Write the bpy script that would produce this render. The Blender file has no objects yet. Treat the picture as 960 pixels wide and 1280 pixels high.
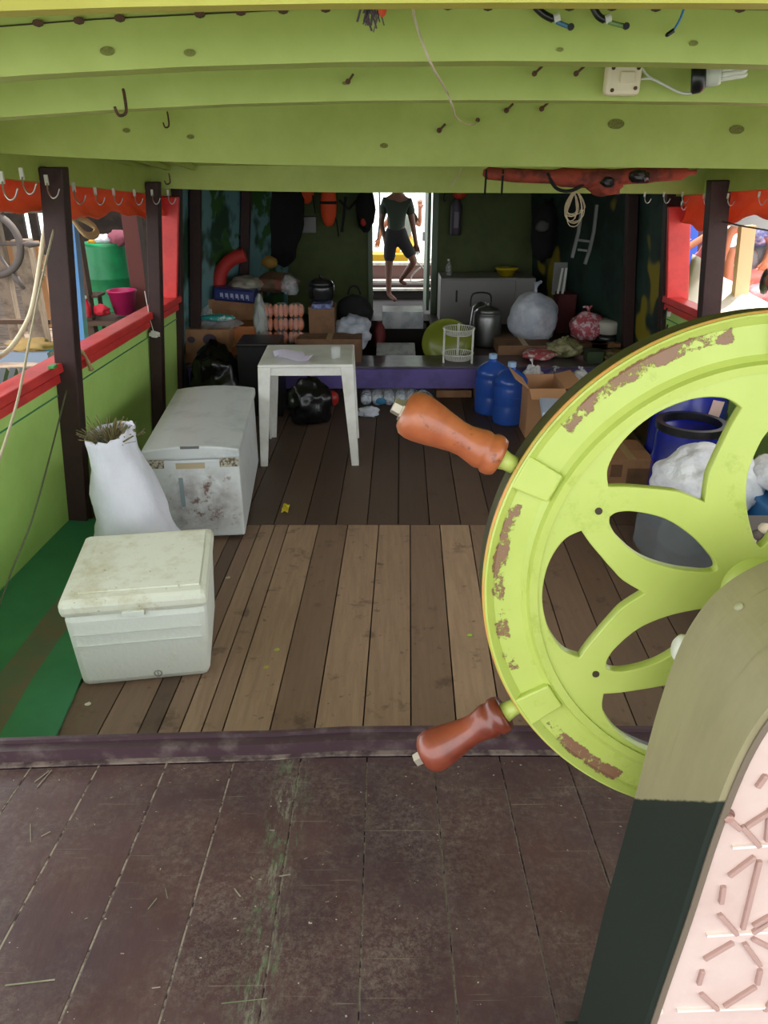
import bpy, bmesh, math, random
from mathutils import Vector, Matrix, noise
random.seed(7)
R = math.radians
scn = bpy.context.scene
COL = scn.collection

# ---------------------------------------------------------------- camera, light, exposure
PITCH = R(25.1); FPX = 960.0
cam_d = bpy.data.cameras.new('camera'); cam = bpy.data.objects.new('camera', cam_d); COL.objects.link(cam)
cam.location = (0, 0, 2.0); cam.rotation_euler = (math.pi/2 - PITCH, 0, 0)
cam_d.sensor_fit = 'HORIZONTAL'; cam_d.sensor_width = 36; cam_d.lens = 36*FPX/960; cam_d.clip_start = .02; cam_d.clip_end = 400
scn.camera = cam
world = bpy.data.worlds.new('sky'); scn.world = world; world.use_nodes = True
wn = world.node_tree; bg = wn.nodes['Background']
bg.inputs[0].default_value = (.93, .97, 1.0, 1); bg.inputs[1].default_value = 3.6
sun_d = bpy.data.lights.new('sun', 'SUN'); sun_d.energy = 9; sun_d.angle = R(3); sun_d.color = (1, .95, .86)
sun = bpy.data.objects.new('sun', sun_d); COL.objects.link(sun)
sun.rotation_euler = Vector((.42, .16, .95)).to_track_quat('Z', 'Y').to_euler()
scn.view_settings.view_transform = 'Standard'; scn.view_settings.look = 'None'
scn.view_settings.gamma = 1; scn.view_settings.use_curve_mapping = False
scn.view_settings.exposure = 0.0

FWD = Vector((0, math.cos(PITCH), -math.sin(PITCH))); UP = Vector((0, math.sin(PITCH), math.cos(PITCH)))
def P(x, y, X=None, Y=None, Z=None):
    """world point of a photo position on the plane X=, Y= or Z="""
    r = FWD + Vector((1, 0, 0))*((x-480)/FPX) - UP*((y-640)/FPX)
    t = (Z-2.0)/r.z if Z is not None else (Y/r.y if Y is not None else X/r.x)
    return Vector((0, 0, 2.0)) + r*t

# ---------------------------------------------------------------- materials
MC = {}
def srgb(c):
    return tuple((v/255/12.92 if v/255 <= .04045 else ((v/255+.055)/1.055)**2.4) for v in c)
def mat(name, c, rough=.6, metal=0, c2=None, scale=6, lo=.45, hi=.6, bump=0, bscale=40, alpha=1, trans=0, stretch=None, spec=.5, coat=0):
    """c, c2 in 0-255 sRGB; a second colour worn through by noise"""
    if name in MC: return MC[name]
    m = bpy.data.materials.new(name); m.use_nodes = True; MC[name] = m
    nt = m.node_tree; b = nt.nodes['Principled BSDF']
    b.inputs['Roughness'].default_value = rough; b.inputs['Metallic'].default_value = metal
    b.inputs['Base Color'].default_value = (*srgb(c), 1)
    b.inputs['Specular IOR Level'].default_value = spec
    b.inputs['Alpha'].default_value = alpha; b.inputs['Transmission Weight'].default_value = trans
    b.inputs['Coat Weight'].default_value = coat
    tc = nt.nodes.new('ShaderNodeTexCoord'); mp = nt.nodes.new('ShaderNodeMapping')
    nt.links.new(tc.outputs['Object'], mp.inputs[0])
    if stretch: mp.inputs['Scale'].default_value = stretch
    if c2:
        n = nt.nodes.new('ShaderNodeTexNoise'); n.inputs['Scale'].default_value = scale; n.inputs['Detail'].default_value = 8; n.inputs['Roughness'].default_value = .65
        nt.links.new(mp.outputs[0], n.inputs[0])
        rp = nt.nodes.new('ShaderNodeValToRGB'); rp.color_ramp.elements[0].position = lo; rp.color_ramp.elements[1].position = hi
        rp.color_ramp.elements[0].color = (*srgb(c), 1); rp.color_ramp.elements[1].color = (*srgb(c2), 1)
        nt.links.new(n.outputs[0], rp.inputs[0]); nt.links.new(rp.outputs[0], b.inputs['Base Color'])
    if bump:
        n2 = nt.nodes.new('ShaderNodeTexNoise'); n2.inputs['Scale'].default_value = bscale; n2.inputs['Detail'].default_value = 5
        nt.links.new(mp.outputs[0], n2.inputs[0])
        bp = nt.nodes.new('ShaderNodeBump'); bp.inputs['Strength'].default_value = bump; bp.inputs['Distance'].default_value = .01
        nt.links.new(n2.outputs[0], bp.inputs['Height']); nt.links.new(bp.outputs[0], b.inputs['Normal'])
    return m
class NT:
    """small helper for longer node materials"""
    def __init__(s, name, rough=.6):
        s.m = bpy.data.materials.new(name); s.m.use_nodes = True; s.t = s.m.node_tree; s.b = s.t.nodes['Principled BSDF']
        s.b.inputs['Roughness'].default_value = rough; s.tc = s.t.nodes.new('ShaderNodeTexCoord'); MC[name] = s.m
    def n(s, k): return s.t.nodes.new(k)
    def l(s, a, b): s.t.links.new(a, b)
    def map(s, sc=(1, 1, 1)):
        m = s.n('ShaderNodeMapping'); m.inputs['Scale'].default_value = sc; s.l(s.tc.outputs['Object'], m.inputs[0]); return m.outputs[0]
    def noise(s, scale, vec=None, detail=6, rough=.6):
        n = s.n('ShaderNodeTexNoise'); n.inputs['Scale'].default_value = scale; n.inputs['Detail'].default_value = detail; n.inputs['Roughness'].default_value = rough
        s.l(vec if vec else s.tc.outputs['Object'], n.inputs[0]); return n.outputs[0]
    def ramp(s, v, a, b, ca=(0, 0, 0), cb=(1, 1, 1)):
        r = s.n('ShaderNodeValToRGB'); e = r.color_ramp.elements; e[0].position = a; e[1].position = b; e[0].color = (*ca, 1); e[1].color = (*cb, 1)
        s.l(v, r.inputs[0]); return r.outputs[0]
    def math(s, op, a, b=None):
        m = s.n('ShaderNodeMath'); m.operation = op
        for i, v in enumerate((a, b)):
            if v is None: continue
            if isinstance(v, (int, float)): m.inputs[i].default_value = v
            else: s.l(v, m.inputs[i])
        return m.outputs[0]
    def mix(s, f, a, b):
        m = s.n('ShaderNodeMix'); m.data_type = 'RGBA'
        if isinstance(f, (int, float)): m.inputs[0].default_value = f
        else: s.l(f, m.inputs[0])
        for i, v in ((6, a), (7, b)):
            if isinstance(v, tuple): m.inputs[i].default_value = (*srgb(v), 1)
            else: s.l(v, m.inputs[i])
        return m.outputs[2]
    def bump(s, v, st=.4, d=.004):
        b = s.n('ShaderNodeBump'); b.inputs['Strength'].default_value = st; b.inputs['Distance'].default_value = d
        s.l(v, b.inputs['Height']); s.l(b.outputs[0], s.b.inputs['Normal'])
    def col(s, c): s.l(c, s.b.inputs['Base Color']); return s.m

# ---------------------------------------------------------------- mesh builder
class MB:
    def __init__(s): s.v = []; s.f = []; s.t = []   # t: per-face tone
    def add(s, vs, fs, tone=.5):
        o = len(s.v); s.v += [Vector(v) for v in vs]; s.f += [tuple(i+o for i in f) for f in fs]; s.t += [tone]*len(fs); return s
    def box(s, c, size, rz=0, taper=1.0, tone=.5, M=None):
        """box centred at c; taper scales the bottom face"""
        x, y, z = (v/2 for v in size); vs = []
        for k, (sx, sy, sz) in enumerate([(-1,-1,-1),(1,-1,-1),(1,1,-1),(-1,1,-1),(-1,-1,1),(1,-1,1),(1,1,1),(-1,1,1)]):
            t = taper if sz < 0 else 1
            v = Vector((sx*x*t, sy*y*t, sz*z))
            if M is not None: v = M @ v
            if rz: v = Matrix.Rotation(rz, 3, 'Z') @ v
            vs.append(v + Vector(c))
        return s.add(vs, [(0,3,2,1),(4,5,6,7),(0,1,5,4),(1,2,6,5),(2,3,7,6),(3,0,4,7)], tone)
    def hexa(s, a, tone=.5):
        """8 corners: bottom 4 ccw then top 4"""
        return s.add(a, [(0,3,2,1),(4,5,6,7),(0,1,5,4),(1,2,6,5),(2,3,7,6),(3,0,4,7)], tone)
    def bar(s, a, b, w, h, up=(0, 0, 1), tone=.5):
        a = Vector(a); b = Vector(b); d = (b-a).normalized(); u = Vector(up); r = d.cross(u)
        if r.length < 1e-4: r = d.cross(Vector((0, 1, 0)))
        r.normalize(); u = r.cross(d)
        vs = []
        for q in (a, b):
            for i, j in ((-1,-1),(1,-1),(1,1),(-1,1)): vs.append(q + r*(i*w/2) + u*(j*h/2))
        return s.add(vs, [(0,1,2,3),(7,6,5,4),(0,4,5,1),(1,5,6,2),(2,6,7,3),(3,7,4,0)], tone)
    def tube(s, pts, r, n=8, closed=False, cap=True):
        pts = [Vector(p) for p in pts]; m = len(pts); rr = r if isinstance(r, (list, tuple)) else [r]*m
        vs = []; ref = None
        for i, p in enumerate(pts):
            if closed: d = pts[(i+1) % m] - pts[i-1]
            else: d = pts[min(i+1, m-1)] - pts[max(i-1, 0)]
            d.normalize()
            if ref is None:
                ref = d.cross(Vector((0, 0, 1)))
                if ref.length < 1e-3: ref = d.cross(Vector((1, 0, 0)))
            a = ref - d*ref.dot(d)
            if a.length < 1e-6: a = d.orthogonal()
            a.normalize(); ref = a; b = d.cross(a)
            for k in range(n):
                t = 2*math.pi*k/n; vs.append(p + (a*math.cos(t) + b*math.sin(t))*rr[i])
        fs = []
        for i in range(m if closed else m-1):
            j = (i+1) % m
            for k in range(n): fs.append((i*n+k, i*n+(k+1) % n, j*n+(k+1) % n, j*n+k))
        if cap and not closed: fs += [tuple(range(n))[::-1], tuple((m-1)*n+k for k in range(n))]
        return s.add(vs, fs)
    def lathe(s, prof, c=(0, 0, 0), n=24, M=None, sx=1, sy=1, full=2*math.pi, cap=True):
        vs = []; m = len(prof); c = Vector(c)
        for r_, z in prof:
            for k in range(n):
                t = full*k/n; v = Vector((r_*math.cos(t)*sx, r_*math.sin(t)*sy, z))
                if M is not None: v = M @ v
                vs.append(v + c)
        fs = []
        for i in range(m-1):
            for k in range(n): fs.append((i*n+k, i*n+(k+1) % n, (i+1)*n+(k+1) % n, (i+1)*n+k))
        if cap and prof[0][0] > 1e-6: fs.append(tuple(range(n))[::-1])
        if cap and prof[-1][0] > 1e-6: fs.append(tuple((m-1)*n+k for k in range(n)))
        return s.add(vs, fs)
    def prism(s, poly, a, b, axis='Y'):
        """polygon (u,v) extruded between a and b along axis; Y: (x,z), Z: (x,y), X: (y,z)"""
        def mk(u, v, w): return {'Y': (u, w, v), 'Z': (u, v, w), 'X': (w, u, v)}[axis]
        n = len(poly); vs = [mk(u, v, a) for u, v in poly] + [mk(u, v, b) for u, v in poly]
        return s.add(vs, [tuple(range(n)), tuple(range(2*n-1, n-1, -1))] + [(i, i+n, (i+1) % n + n, (i+1) % n) for i in range(n)])
    def blob(s, c, size, amp=.12, freq=2.5, sub=3, seed=0, flat=.0, M=None, fold=0):
        bm = bmesh.new(); bmesh.ops.create_icosphere(bm, subdivisions=sub, radius=1)
        sd = Vector((seed*3.7, seed*1.3, seed*2.1)); vs = []
        for v in bm.verts:
            n_ = noise.noise(v.co*freq + sd) + .5*noise.noise(v.co*freq*2.3 + sd)
            if fold: n_ += fold*abs(noise.noise(v.co*freq*1.7 - sd))
            q = v.co*(1 + amp*n_)
            if flat and q.z < -flat: q.z = -flat + (q.z+flat)*.1
            q = Vector((q.x*size[0]/2, q.y*size[1]/2, q.z*size[2]/2))
            if M is not None: q = M @ q
            vs.append(q + Vector(c))
        fs = [tuple(v.index for v in f.verts) for f in bm.faces]; bm.free()
        return s.add(vs, fs)
    def grid(s, fn, nu, nv, thick=0):
        vs = [Vector(fn(i/nu, j/nv)) for i in range(nu+1) for j in range(nv+1)]
        fs = [(i*(nv+1)+j, (i+1)*(nv+1)+j, (i+1)*(nv+1)+j+1, i*(nv+1)+j+1) for i in range(nu) for j in range(nv)]
        return s.add(vs, fs)
def link_mesh(name, mb, m, parent=None, bevel=0, smooth=False, solid=0, sub=0, loc=None, local=False):
    me = bpy.data.meshes.new(name)
    vs = mb.v
    if parent is not None and not local:
        org = Vector((0, 0, 0)); p = parent
        while p is not None: org += p.location; p = p.parent
        vs = [v-org for v in vs]; o_loc = Vector((0, 0, 0))
    elif parent is None and not local:
        xs = [v.x for v in vs]; ys = [v.y for v in vs]; zs = [v.z for v in vs]
        o_loc = Vector(((min(xs)+max(xs))/2, (min(ys)+max(ys))/2, min(zs))); vs = [v-o_loc for v in vs]
    else: o_loc = Vector((0, 0, 0))
    me.from_pydata([tuple(v) for v in vs], [], mb.f)
    at = me.attributes.new('tone', 'FLOAT', 'FACE'); at.data.foreach_set('value', mb.t)
    bm = bmesh.new(); bm.from_mesh(me); bmesh.ops.recalc_face_normals(bm, faces=bm.faces); bm.to_mesh(me); bm.free()
    if smooth:
        for p in me.polygons: p.use_smooth = True
    me.materials.append(m)
    o = bpy.data.objects.new(name, me); COL.objects.link(o); o.location = o_loc
    if parent is not None: o.parent = parent
    if solid:
        q = o.modifiers.new('solid', 'SOLIDIFY'); q.thickness = solid; q.offset = 0
    if sub:
        q = o.modifiers.new('sub', 'SUBSURF'); q.levels = sub; q.render_levels = sub
    if bevel:
        q = o.modifiers.new('bevel', 'BEVEL'); q.width = bevel; q.segments = 2; q.limit_method = 'ANGLE'; q.angle_limit = R(35); 
    return o
def tag(o, label, cat, group=None, kind=None):
    o['label'] = label; o['category'] = cat
    if group: o['group'] = group
    if kind: o['kind'] = kind
    return o
def thing(name, label, cat, loc, rz=0, group=None):
    o = bpy.data.objects.new(name, None); COL.objects.link(o); o.location = loc; o.rotation_euler = (0, 0, rz); o.empty_display_size = .05
    return tag(o, label, cat, group)
def one(name, mb, m, label, cat, group=None, **k): return tag(link_mesh(name, mb, m, **k), label, cat, group)
def part(name, mb, m, parent, label=None, **k):
    o = link_mesh(name, mb, m, parent, **k)
    if label: o['label'] = label
    return o
def struct(name, mb, m, parent=None, **k):
    o = link_mesh(name, mb, m, parent, **k); o['kind'] = 'structure'; return o
def catenary(a, b, sag, n=12):
    a = Vector(a); b = Vector(b); return [a.lerp(b, i/n) - Vector((0, 0, sag*4*(i/n)*(1-i/n))) for i in range(n+1)]
def smoothpts(pts, n=6):
    pts = [Vector(p) for p in pts]; out = []
    for i in range(len(pts)-1):
        p0 = pts[max(i-1, 0)]; p1 = pts[i]; p2 = pts[i+1]; p3 = pts[min(i+2, len(pts)-1)]
        for k in range(n):
            t = k/n; out.append(.5*((2*p1) + (p2-p0)*t + (2*p0-5*p1+4*p2-p3)*t*t + (3*p1-p0-3*p2+p3)*t**3))
    return out + [pts[-1]]

# colours
LIME = mat('lime paint', (172, 186, 96), .5, c2=(158, 172, 80), scale=5, lo=.35, hi=.7, bump=.15, bscale=12)
WALLG = mat('light green paint', (184, 220, 122), .5, c2=(172, 208, 110), scale=4, lo=.4, hi=.75, bump=.1, bscale=14)
DGREEN = mat('dark green paint', (62, 138, 98), .45, c2=(52, 120, 86), scale=3, lo=.35, hi=.7)
RED = mat('red paint', (216, 58, 54), .4, c2=(196, 46, 46), scale=5)
BROWN = mat('dark brown paint', (60, 40, 38), .55, c2=(50, 33, 31), scale=8, lo=.35, hi=.7, spec=.3, bump=.2, bscale=30)
PURPLE = mat('purple paint', (92, 78, 140), .45, c2=(78, 66, 118), scale=5)
CARD = mat('brown cardboard', (168, 124, 88), .85, c2=(150, 108, 76), scale=5)
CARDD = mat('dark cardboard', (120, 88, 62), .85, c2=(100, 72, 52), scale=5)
WPLAST = mat('white plastic', (222, 222, 216), .35, c2=(206, 205, 196), scale=4)
BLACK = mat('black plastic', (20, 20, 22), .35)
BLACKF = mat('black cloth', (22, 22, 24), .9, bump=.3)
STEEL = mat('steel', (190, 190, 190), .3, metal=1)
RUST = mat('rusty iron', (92, 62, 44), .8, c2=(60, 40, 30), scale=30)
ROPE = mat('pale rope', (196, 184, 156), .9, bump=.4, bscale=120)
WHITEM = mat('white cloth', (226, 226, 230), .8, c2=(206, 206, 214), scale=6, bump=.7, bscale=9)
for n_ in WHITEM.node_tree.nodes:
    if n_.type == 'BUMP': n_.inputs['Distance'].default_value = .06
CLEAR = mat('clear film', (190, 196, 200), .18, alpha=.24, c2=(220, 224, 230), scale=9, bump=.8, bscale=18)
MILKY = mat('milky film', (186, 194, 208), .3, alpha=.6, c2=(225, 228, 238), scale=5, bump=.8, bscale=12)
ORANGE = mat('orange cloth', (222, 84, 46), .75, c2=(190, 62, 38), scale=6, bump=.6, bscale=10)
SKIN = mat('skin', (150, 96, 70), .55)

# ---------------------------------------------------------------- setting
def sideX(Y, z, right=False):
    """inner face of the hull side; leans inwards going up, tapers to the bow past the closed walls"""
    if Y <= 6.2: x = -1.80 + .06*(Y-3.48)
    else: x = -1.70 + .65*((Y-6.2)/2.75)**1.6
    x += (z-.95)*.10
    return .6 - x if right else x
# floor planks
fw = NT('worn floor boards', .55)
at = fw.n('ShaderNodeAttribute'); at.attribute_name = 'tone'
base = fw.n('ShaderNodeValToRGB'); e = base.color_ramp.elements
e[0].position = 0; e[0].color = (*srgb((74, 58, 50)), 1); e[1].position = 1; e[1].color = (*srgb((172, 142, 116)), 1)
q = e.new(.5); q.color = (*srgb((132, 106, 88)), 1)
fw.l(at.outputs['Fac'], base.inputs[0])
gr = fw.ramp(fw.noise(7, fw.map((6, .5, 1)), 8, .7), .35, .7)
cc = fw.mix(fw.math('MULTIPLY', gr, .4), base.outputs[0], (92, 70, 56))
sp = fw.ramp(fw.noise(5, None, 8, .7), .58, .66)
cc = fw.mix(fw.math('MULTIPLY', sp, .55), cc, (66, 48, 40))
sp2 = fw.ramp(fw.noise(22, None, 4), .66, .7)
cc = fw.mix(fw.math('MULTIPLY', sp2, .5), cc, (60, 44, 38))
fw.bump(gr, .25, .002); fw.col(cc)
fl = MB()
sk = .03
near = [-1.27, -1.09, -.94, -.865, -.785, -.70, -.62, -.44, -.27, -.085, .10, .275, .45, .62, .79, .97, 1.14, 1.32, 1.5, 1.68, 1.87]
tn = [.3, .5, .15, .55, .8, .7, .85, .45, .8, .75, .5, 1.0, .6, .5, .42, .3, .34, .26, .36, .3]
for i in range(len(near)-1):
    a, b = near[i]+.003, near[i+1]-.003
    fl.hexa([(a-.02, 1.5, -.03), (b-.02, 1.5, -.03), (b+sk*1.84, 4.088, -.03), (a+sk*1.84, 4.088, -.03),
             (a-.02, 1.5, 0), (b-.02, 1.5, 0), (b+sk*1.84, 4.088, 0), (a+sk*1.84, 4.088, 0)], tn[i])
    if a > 0: continue
far = [-1.95 + i*.185 for i in range(24)]
for i in range(len(far)-1):
    a, b = far[i]+.003, far[i+1]-.003
    fl.hexa([(a, 4.094, -.03), (b, 4.094, -.03), (b+.1, 9.1, -.03), (a+.1, 9.1, -.03), (a, 4.094, 0), (b, 4.094, 0), (b+.1, 9.1, 0), (a+.1, 9.1, 0)], random.uniform(.0, .2))
for k in range(3):   # side strips beside the near boards
    for a, b in ((-1.95, -1.27-.0),):
        pass
struct('floor', fl, fw.m)
# green margin boards (waterway) between floor boards and hull side
wz = MB(); 
def margin(a0, a1, b0, b1, y0, y1, tone):
    pass
for nm, xs, mm in (('trim_1', (0, .30), DGREEN), ('trim_2', (.30, .52), mat('worn green boards', (100, 108, 90), .5, c2=(118, 104, 88), scale=6)), ('trim_3', (.52, 1.0), DGREEN)):
    g = MB()
    for Y0, Y1, e0, e1 in ((1.5, 2.25, -1.20, -1.235), (2.25, 2.6, -1.235, -1.262), (2.6, 4.09, -1.262, -1.262)):
        o0 = -1.92; o1 = -1.92 if Y1 < 4 else -1.85
        c = [(e0+(o0-e0)*xs[0], Y0), (e0+(o0-e0)*xs[1], Y0), (e1+(o1-e1)*xs[1], Y1), (e1+(o1-e1)*xs[0], Y1)]
        z = [.012+.035*xs[0], .012+.035*xs[1]]
        zz = [z[0], z[1], z[1], z[0]]
        g.hexa([(x, y, -.03) for x, y in c] + [(x, y, h) for (x, y), h in zip(c, zz)])
    struct(nm, g, mm)
g = MB(); g.box((2.2, 2.8, -.005), (.7, 2.6, .05)); struct('trim_4', g, DGREEN)

# side walls
for side, rt in (('left', 0), ('right', 1)):
    g = MB(); s_ = 1 if rt else -1
    for k in range(9):
        Y0 = 1.2 + k*(5.0/9); Y1 = Y0 + 5.0/9 - .0; th = .04*s_
        b0, b1 = sideX(Y0, 0, rt), sideX(Y1, 0, rt); t0, t1 = sideX(Y0, .93, rt), sideX(Y1, .93, rt)
        if rt: g.hexa([(b0, Y0, -.1), (b0+th, Y0, -.1), (b1+th, Y1, -.1), (b1, Y1, -.1), (t0, Y0, .93), (t0+th, Y0, .93), (t1+th, Y1, .93), (t1, Y1, .93)])
        else: g.hexa([(b0+th, Y0, -.1), (b0, Y0, -.1), (b1, Y1, -.1), (b1+th, Y1, -.1), (t0+th, Y0, .93), (t0, Y0, .93), (t1, Y1, .93), (t1+th, Y1, .93)])
    w = struct('wall_'+side, g, WALLG)
    # board joint bead below rail
    def X(Y, z, off=0): return sideX(Y, z, rt) - s_*off
    g = MB(); g.bar((X(1.2, .95, -.02), 1.2, .955), (X(6.2, .95, -.02), 6.2, .955), .13, .05); struct('trim_5' if not rt else 'trim_6', g, RED, bevel=.008)
    g = MB(); g.bar((X(1.2, .88, .012), 1.2, .895), (X(6.2, .88, .012), 6.2, .895), .03, .045)
    struct('trim_7' if not rt else 'trim_8', g, RED, bevel=.004)
    g = MB(); g.bar((X(3.2, .8, .004), 3.2, .80), (X(6.2, .8, .004), 6.2, .80), .008, .006); struct('trim_9' if not rt else 'trim_10', g, DGREEN)
    # header under the roof edge
    g = MB()
    for k in range(10):
        Y0 = .8 + k*.56; Y1 = Y0+.56
        z0, z1 = 2.215-.078*Y0, 2.215-.078*Y1
        a0, a1 = X(Y0, 1.9, .0), X(Y1, 1.9, .0)
        pts = lambda lo0, lo1: None
        i0, i1 = (a0, a0+s_*.05), (a1, a1+s_*.05)
        if s_ < 0: i0 = i0[::-1]; i1 = i1[::-1]
        g.hexa([(i0[0], Y0, z0-.03), (i0[1], Y0, z0-.03), (i1[1], Y1, z1-.03), (i1[0], Y1, z1-.03), (i0[0], Y0, z0+.4), (i0[1], Y0, z0+.4), (i1[1], Y1, z1+.4), (i1[0], Y1, z1+.4)])
    struct('trim_11' if not rt else 'trim_12', g, LIME)
# closed forward walls with painted foliage
mu = NT('painted mural', .7)
n1 = mu.noise(1.5, None, 3); n2 = mu.noise(2.0, mu.map((1, 1, 1.4)), 4)
c = mu.mix(mu.ramp(n1, .47, .53), (104, 146, 148), (34, 62, 44))
c = mu.mix(mu.ramp(n2, .54, .58), c, (50, 92, 40)); mu.col(c)
mr = NT('painted mural with yellow', .7)
c = mr.mix(mr.ramp(mr.noise(2.2, None, 3), .45, .55), (36, 60, 52), (24, 40, 34))
c = mr.mix(mr.ramp(mr.noise(1.4, mr.map((1, 1.2, 1)), 2), .60, .63), c, (140, 124, 30)); mr.col(c)
for side, rt, mm in (('fore_left', 0, mu.m), ('fore_right', 1, mr.m)):
    g = MB(); s_ = 1 if rt else -1
    for k in range(10):
        Y0, Y1 = 6.2+.275*k, 6.2+.275*(k+1)
        q = []
        for z in (-.1, 2.0):
            b0, b1 = sideX(Y0+1e-4, z, rt), sideX(Y1, z, rt); c = [(b0, Y0), (b0+.05*s_, Y0), (b1+.05*s_, Y1), (b1, Y1)]
            if not rt: c = [c[1], c[0], c[3], c[2]]
            q += [(x, y, z) for x, y in c]
        g.hexa(q)
    struct('wall_'+side, g, mm)
# bulkhead with doorway
g = MB(); GB = mat('bulkhead green', (74, 86, 38), .7, c2=(64, 76, 34), scale=3)
g.box((-.66, 8.98, .95), (1.06, .06, 2.1)); g.box((1.17, 8.98, .95), (1.28, .06, 2.1)); g.box((.2, 8.98, 1.86), (.68, .06, .2)); g.box((.2, 8.98, .1), (.68, .06, .42))
struct('wall_bow', g, GB)
g = MB(); g.box((-.15, 8.93, 1.1), (.05, .06, 1.58)); g.box((.56, 8.93, 1.1), (.06, .06, 1.58)); struct('trim_13', g, mat('grey green frame', (92, 108, 84), .5))
g = MB(); g.box((.5, 9.35, 1.1), (.035, .7, 1.5)); o = struct('door_1', g, mat('door green', (96, 116, 92), .5))
g = MB(); g.box((.47, 9.6, 1.1), (.03, .03, .1)); part('door_handle', g, STEEL, o)
# roof
g = MB()
ROOF_Y = -.7
def rz(Y): return 2.285 - .093*Y if Y <= 5.7 else 1.755 - .02*(Y-5.7)
for Y0, Y1, o0 in ((ROOF_Y, 1.22, .32), (1.22, 3.6, .25), (3.6, 5.7, .16), (5.7, 9.3, .06)):
    g.hexa([(-2.3, Y0, rz(Y0)+o0), (2.9, Y0, rz(Y0)+o0), (2.9, Y1, rz(Y1)+o0), (-2.3, Y1, rz(Y1)+o0), (-2.3, Y0, rz(Y0)+o0+.4), (2.9, Y0, rz(Y0)+o0+.4), (2.9, Y1, rz(Y1)+o0+.4), (-2.3, Y1, rz(Y1)+o0+.4)])
struct('ceiling', g, LIME)
g = MB(); g.box((.3, 10.7, 1.97), (3.4, 2.9, .06)); struct('ceiling_bow_shade', g, BROWN)  # roof out of view, added to keep the bow and the walker dark
def beam(n, Y, y_l, y_c, y_r, h, th, m=LIME):
    """cross beam; y_* are how its lower edge sags at left, centre, right"""
    g = MB(); N = 16
    def low(x):
        t = (x-.15)/2.1; base_ = P(480, y_c, Y=Y).z
        l = P(480, y_l, Y=Y).z - base_; r_ = P(480, y_r, Y=Y).z - base_
        return base_ + (l if t < 0 else r_)*t*t
    for i in range(N):
        x0 = -2.0 + i*4.4/N; x1 = x0+4.4/N; a, b = low(x0), low(x1)
        g.hexa([(x0, Y, a), (x1, Y, b), (x1, Y+th, b), (x0, Y+th, a), (x0, Y, a+h), (x1, Y, b+h), (x1, Y+th, b+h), (x0, Y+th, a+h)])
    return struct('beam_%d' % n if 0 else 'trim_%d' % (20+n), g, m)
LIME_LIT = mat('lime paint lit yellow', (196, 188, 84), .5, c2=(186, 176, 72), scale=4)  # yellow light on the aftmost beam is put into its paint colour
beam(0, 1.24, 100, 3, 40, .25, .05, LIME_LIT)
beam(1, 1.55, 200, 76, 150, .25, .09)
beam(2, 1.95, 215, 125, 160, .25, .11)
beam(3, 3.57, 185, 208, 215, .26, .12)
beam(4, 5.66, 232, 241, 243, .2, .1)
# longitudinal ceiling battens in the bay under the fourth beam
g = MB()
for x in (-1.6, -1.45, -1.28, 1.9, 2.05, 1.75):
    g.bar((x, 3.72, rz(3.72)+.145), (x, 5.66, rz(5.66)+.145), .03, .03)
struct('trim_30', g, LIME)

# posts along the sides: their own things
def post(Y, w, rt, label, z0=0.0, z1=None, d=.09, off=.055):
    s_ = 1 if rt else -1; g = MB(); z1 = 2.215-.078*Y + .04 if z1 is None else z1
    xb = sideX(Y, z0, rt) - s_*off; xt = sideX(Y, z1, rt) - s_*off
    h = w/2; k = d/2
    g.hexa([(xb-h, Y-k, z0), (xb+h, Y-k, z0), (xb+h, Y+k, z0), (xb-h, Y+k, z0), (xt-h, Y-k, z1), (xt+h, Y-k, z1), (xt+h, Y+k, z1), (xt-h, Y+k, z1)])
    o = one('post', g, BROWN, label, 'post', 'dark brown side posts', bevel=.006); return o
post(4.1, .115, 0, 'thick dark brown post on the left side behind the white sack')
post(5.55, .085, 0, 'thinner dark brown post on the left side between drum view and red board')
post(6.22, .10, 0, 'short-looking dark brown corner post below the left red board')
post(6.72, .085, 0, 'dark post on the left painted wall nearest the red board', z1=1.8)
post(7.82, .085, 0, 'dark post on the left painted wall nearest the bulkhead', z1=1.75)
post(5.35, .13, 1, 'dark brown post in the open right side beside the sunlit neighbouring boat')
post(6.25, .10, 1, 'dark corner post below the right red board')
post(6.98, .09, 1, 'dark post on the right painted wall beside the orange jerrycan', z1=1.8)
for rt, lab in ((0, 'upright red board closing the left side opening'), (1, 'upright red board closing the right side opening')):
    a, b = ((P(213, 246, Y=6.12), P(211, 378, Y=6.12)) if not rt else (P(849, 258, Y=6.12), P(846, 376, Y=6.12))); h = .066 if not rt else .085
    g = MB(); g.hexa([(b.x-h, 6.10, b.z), (b.x+h, 6.10, b.z), (b.x+h, 6.14, b.z), (b.x-h, 6.14, b.z), (a.x-h, 6.10, a.z), (a.x+h, 6.10, a.z), (a.x+h, 6.14, a.z), (a.x-h, 6.14, a.z)]); one('red_board', g, RED, lab, 'board', bevel=.008)

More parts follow.
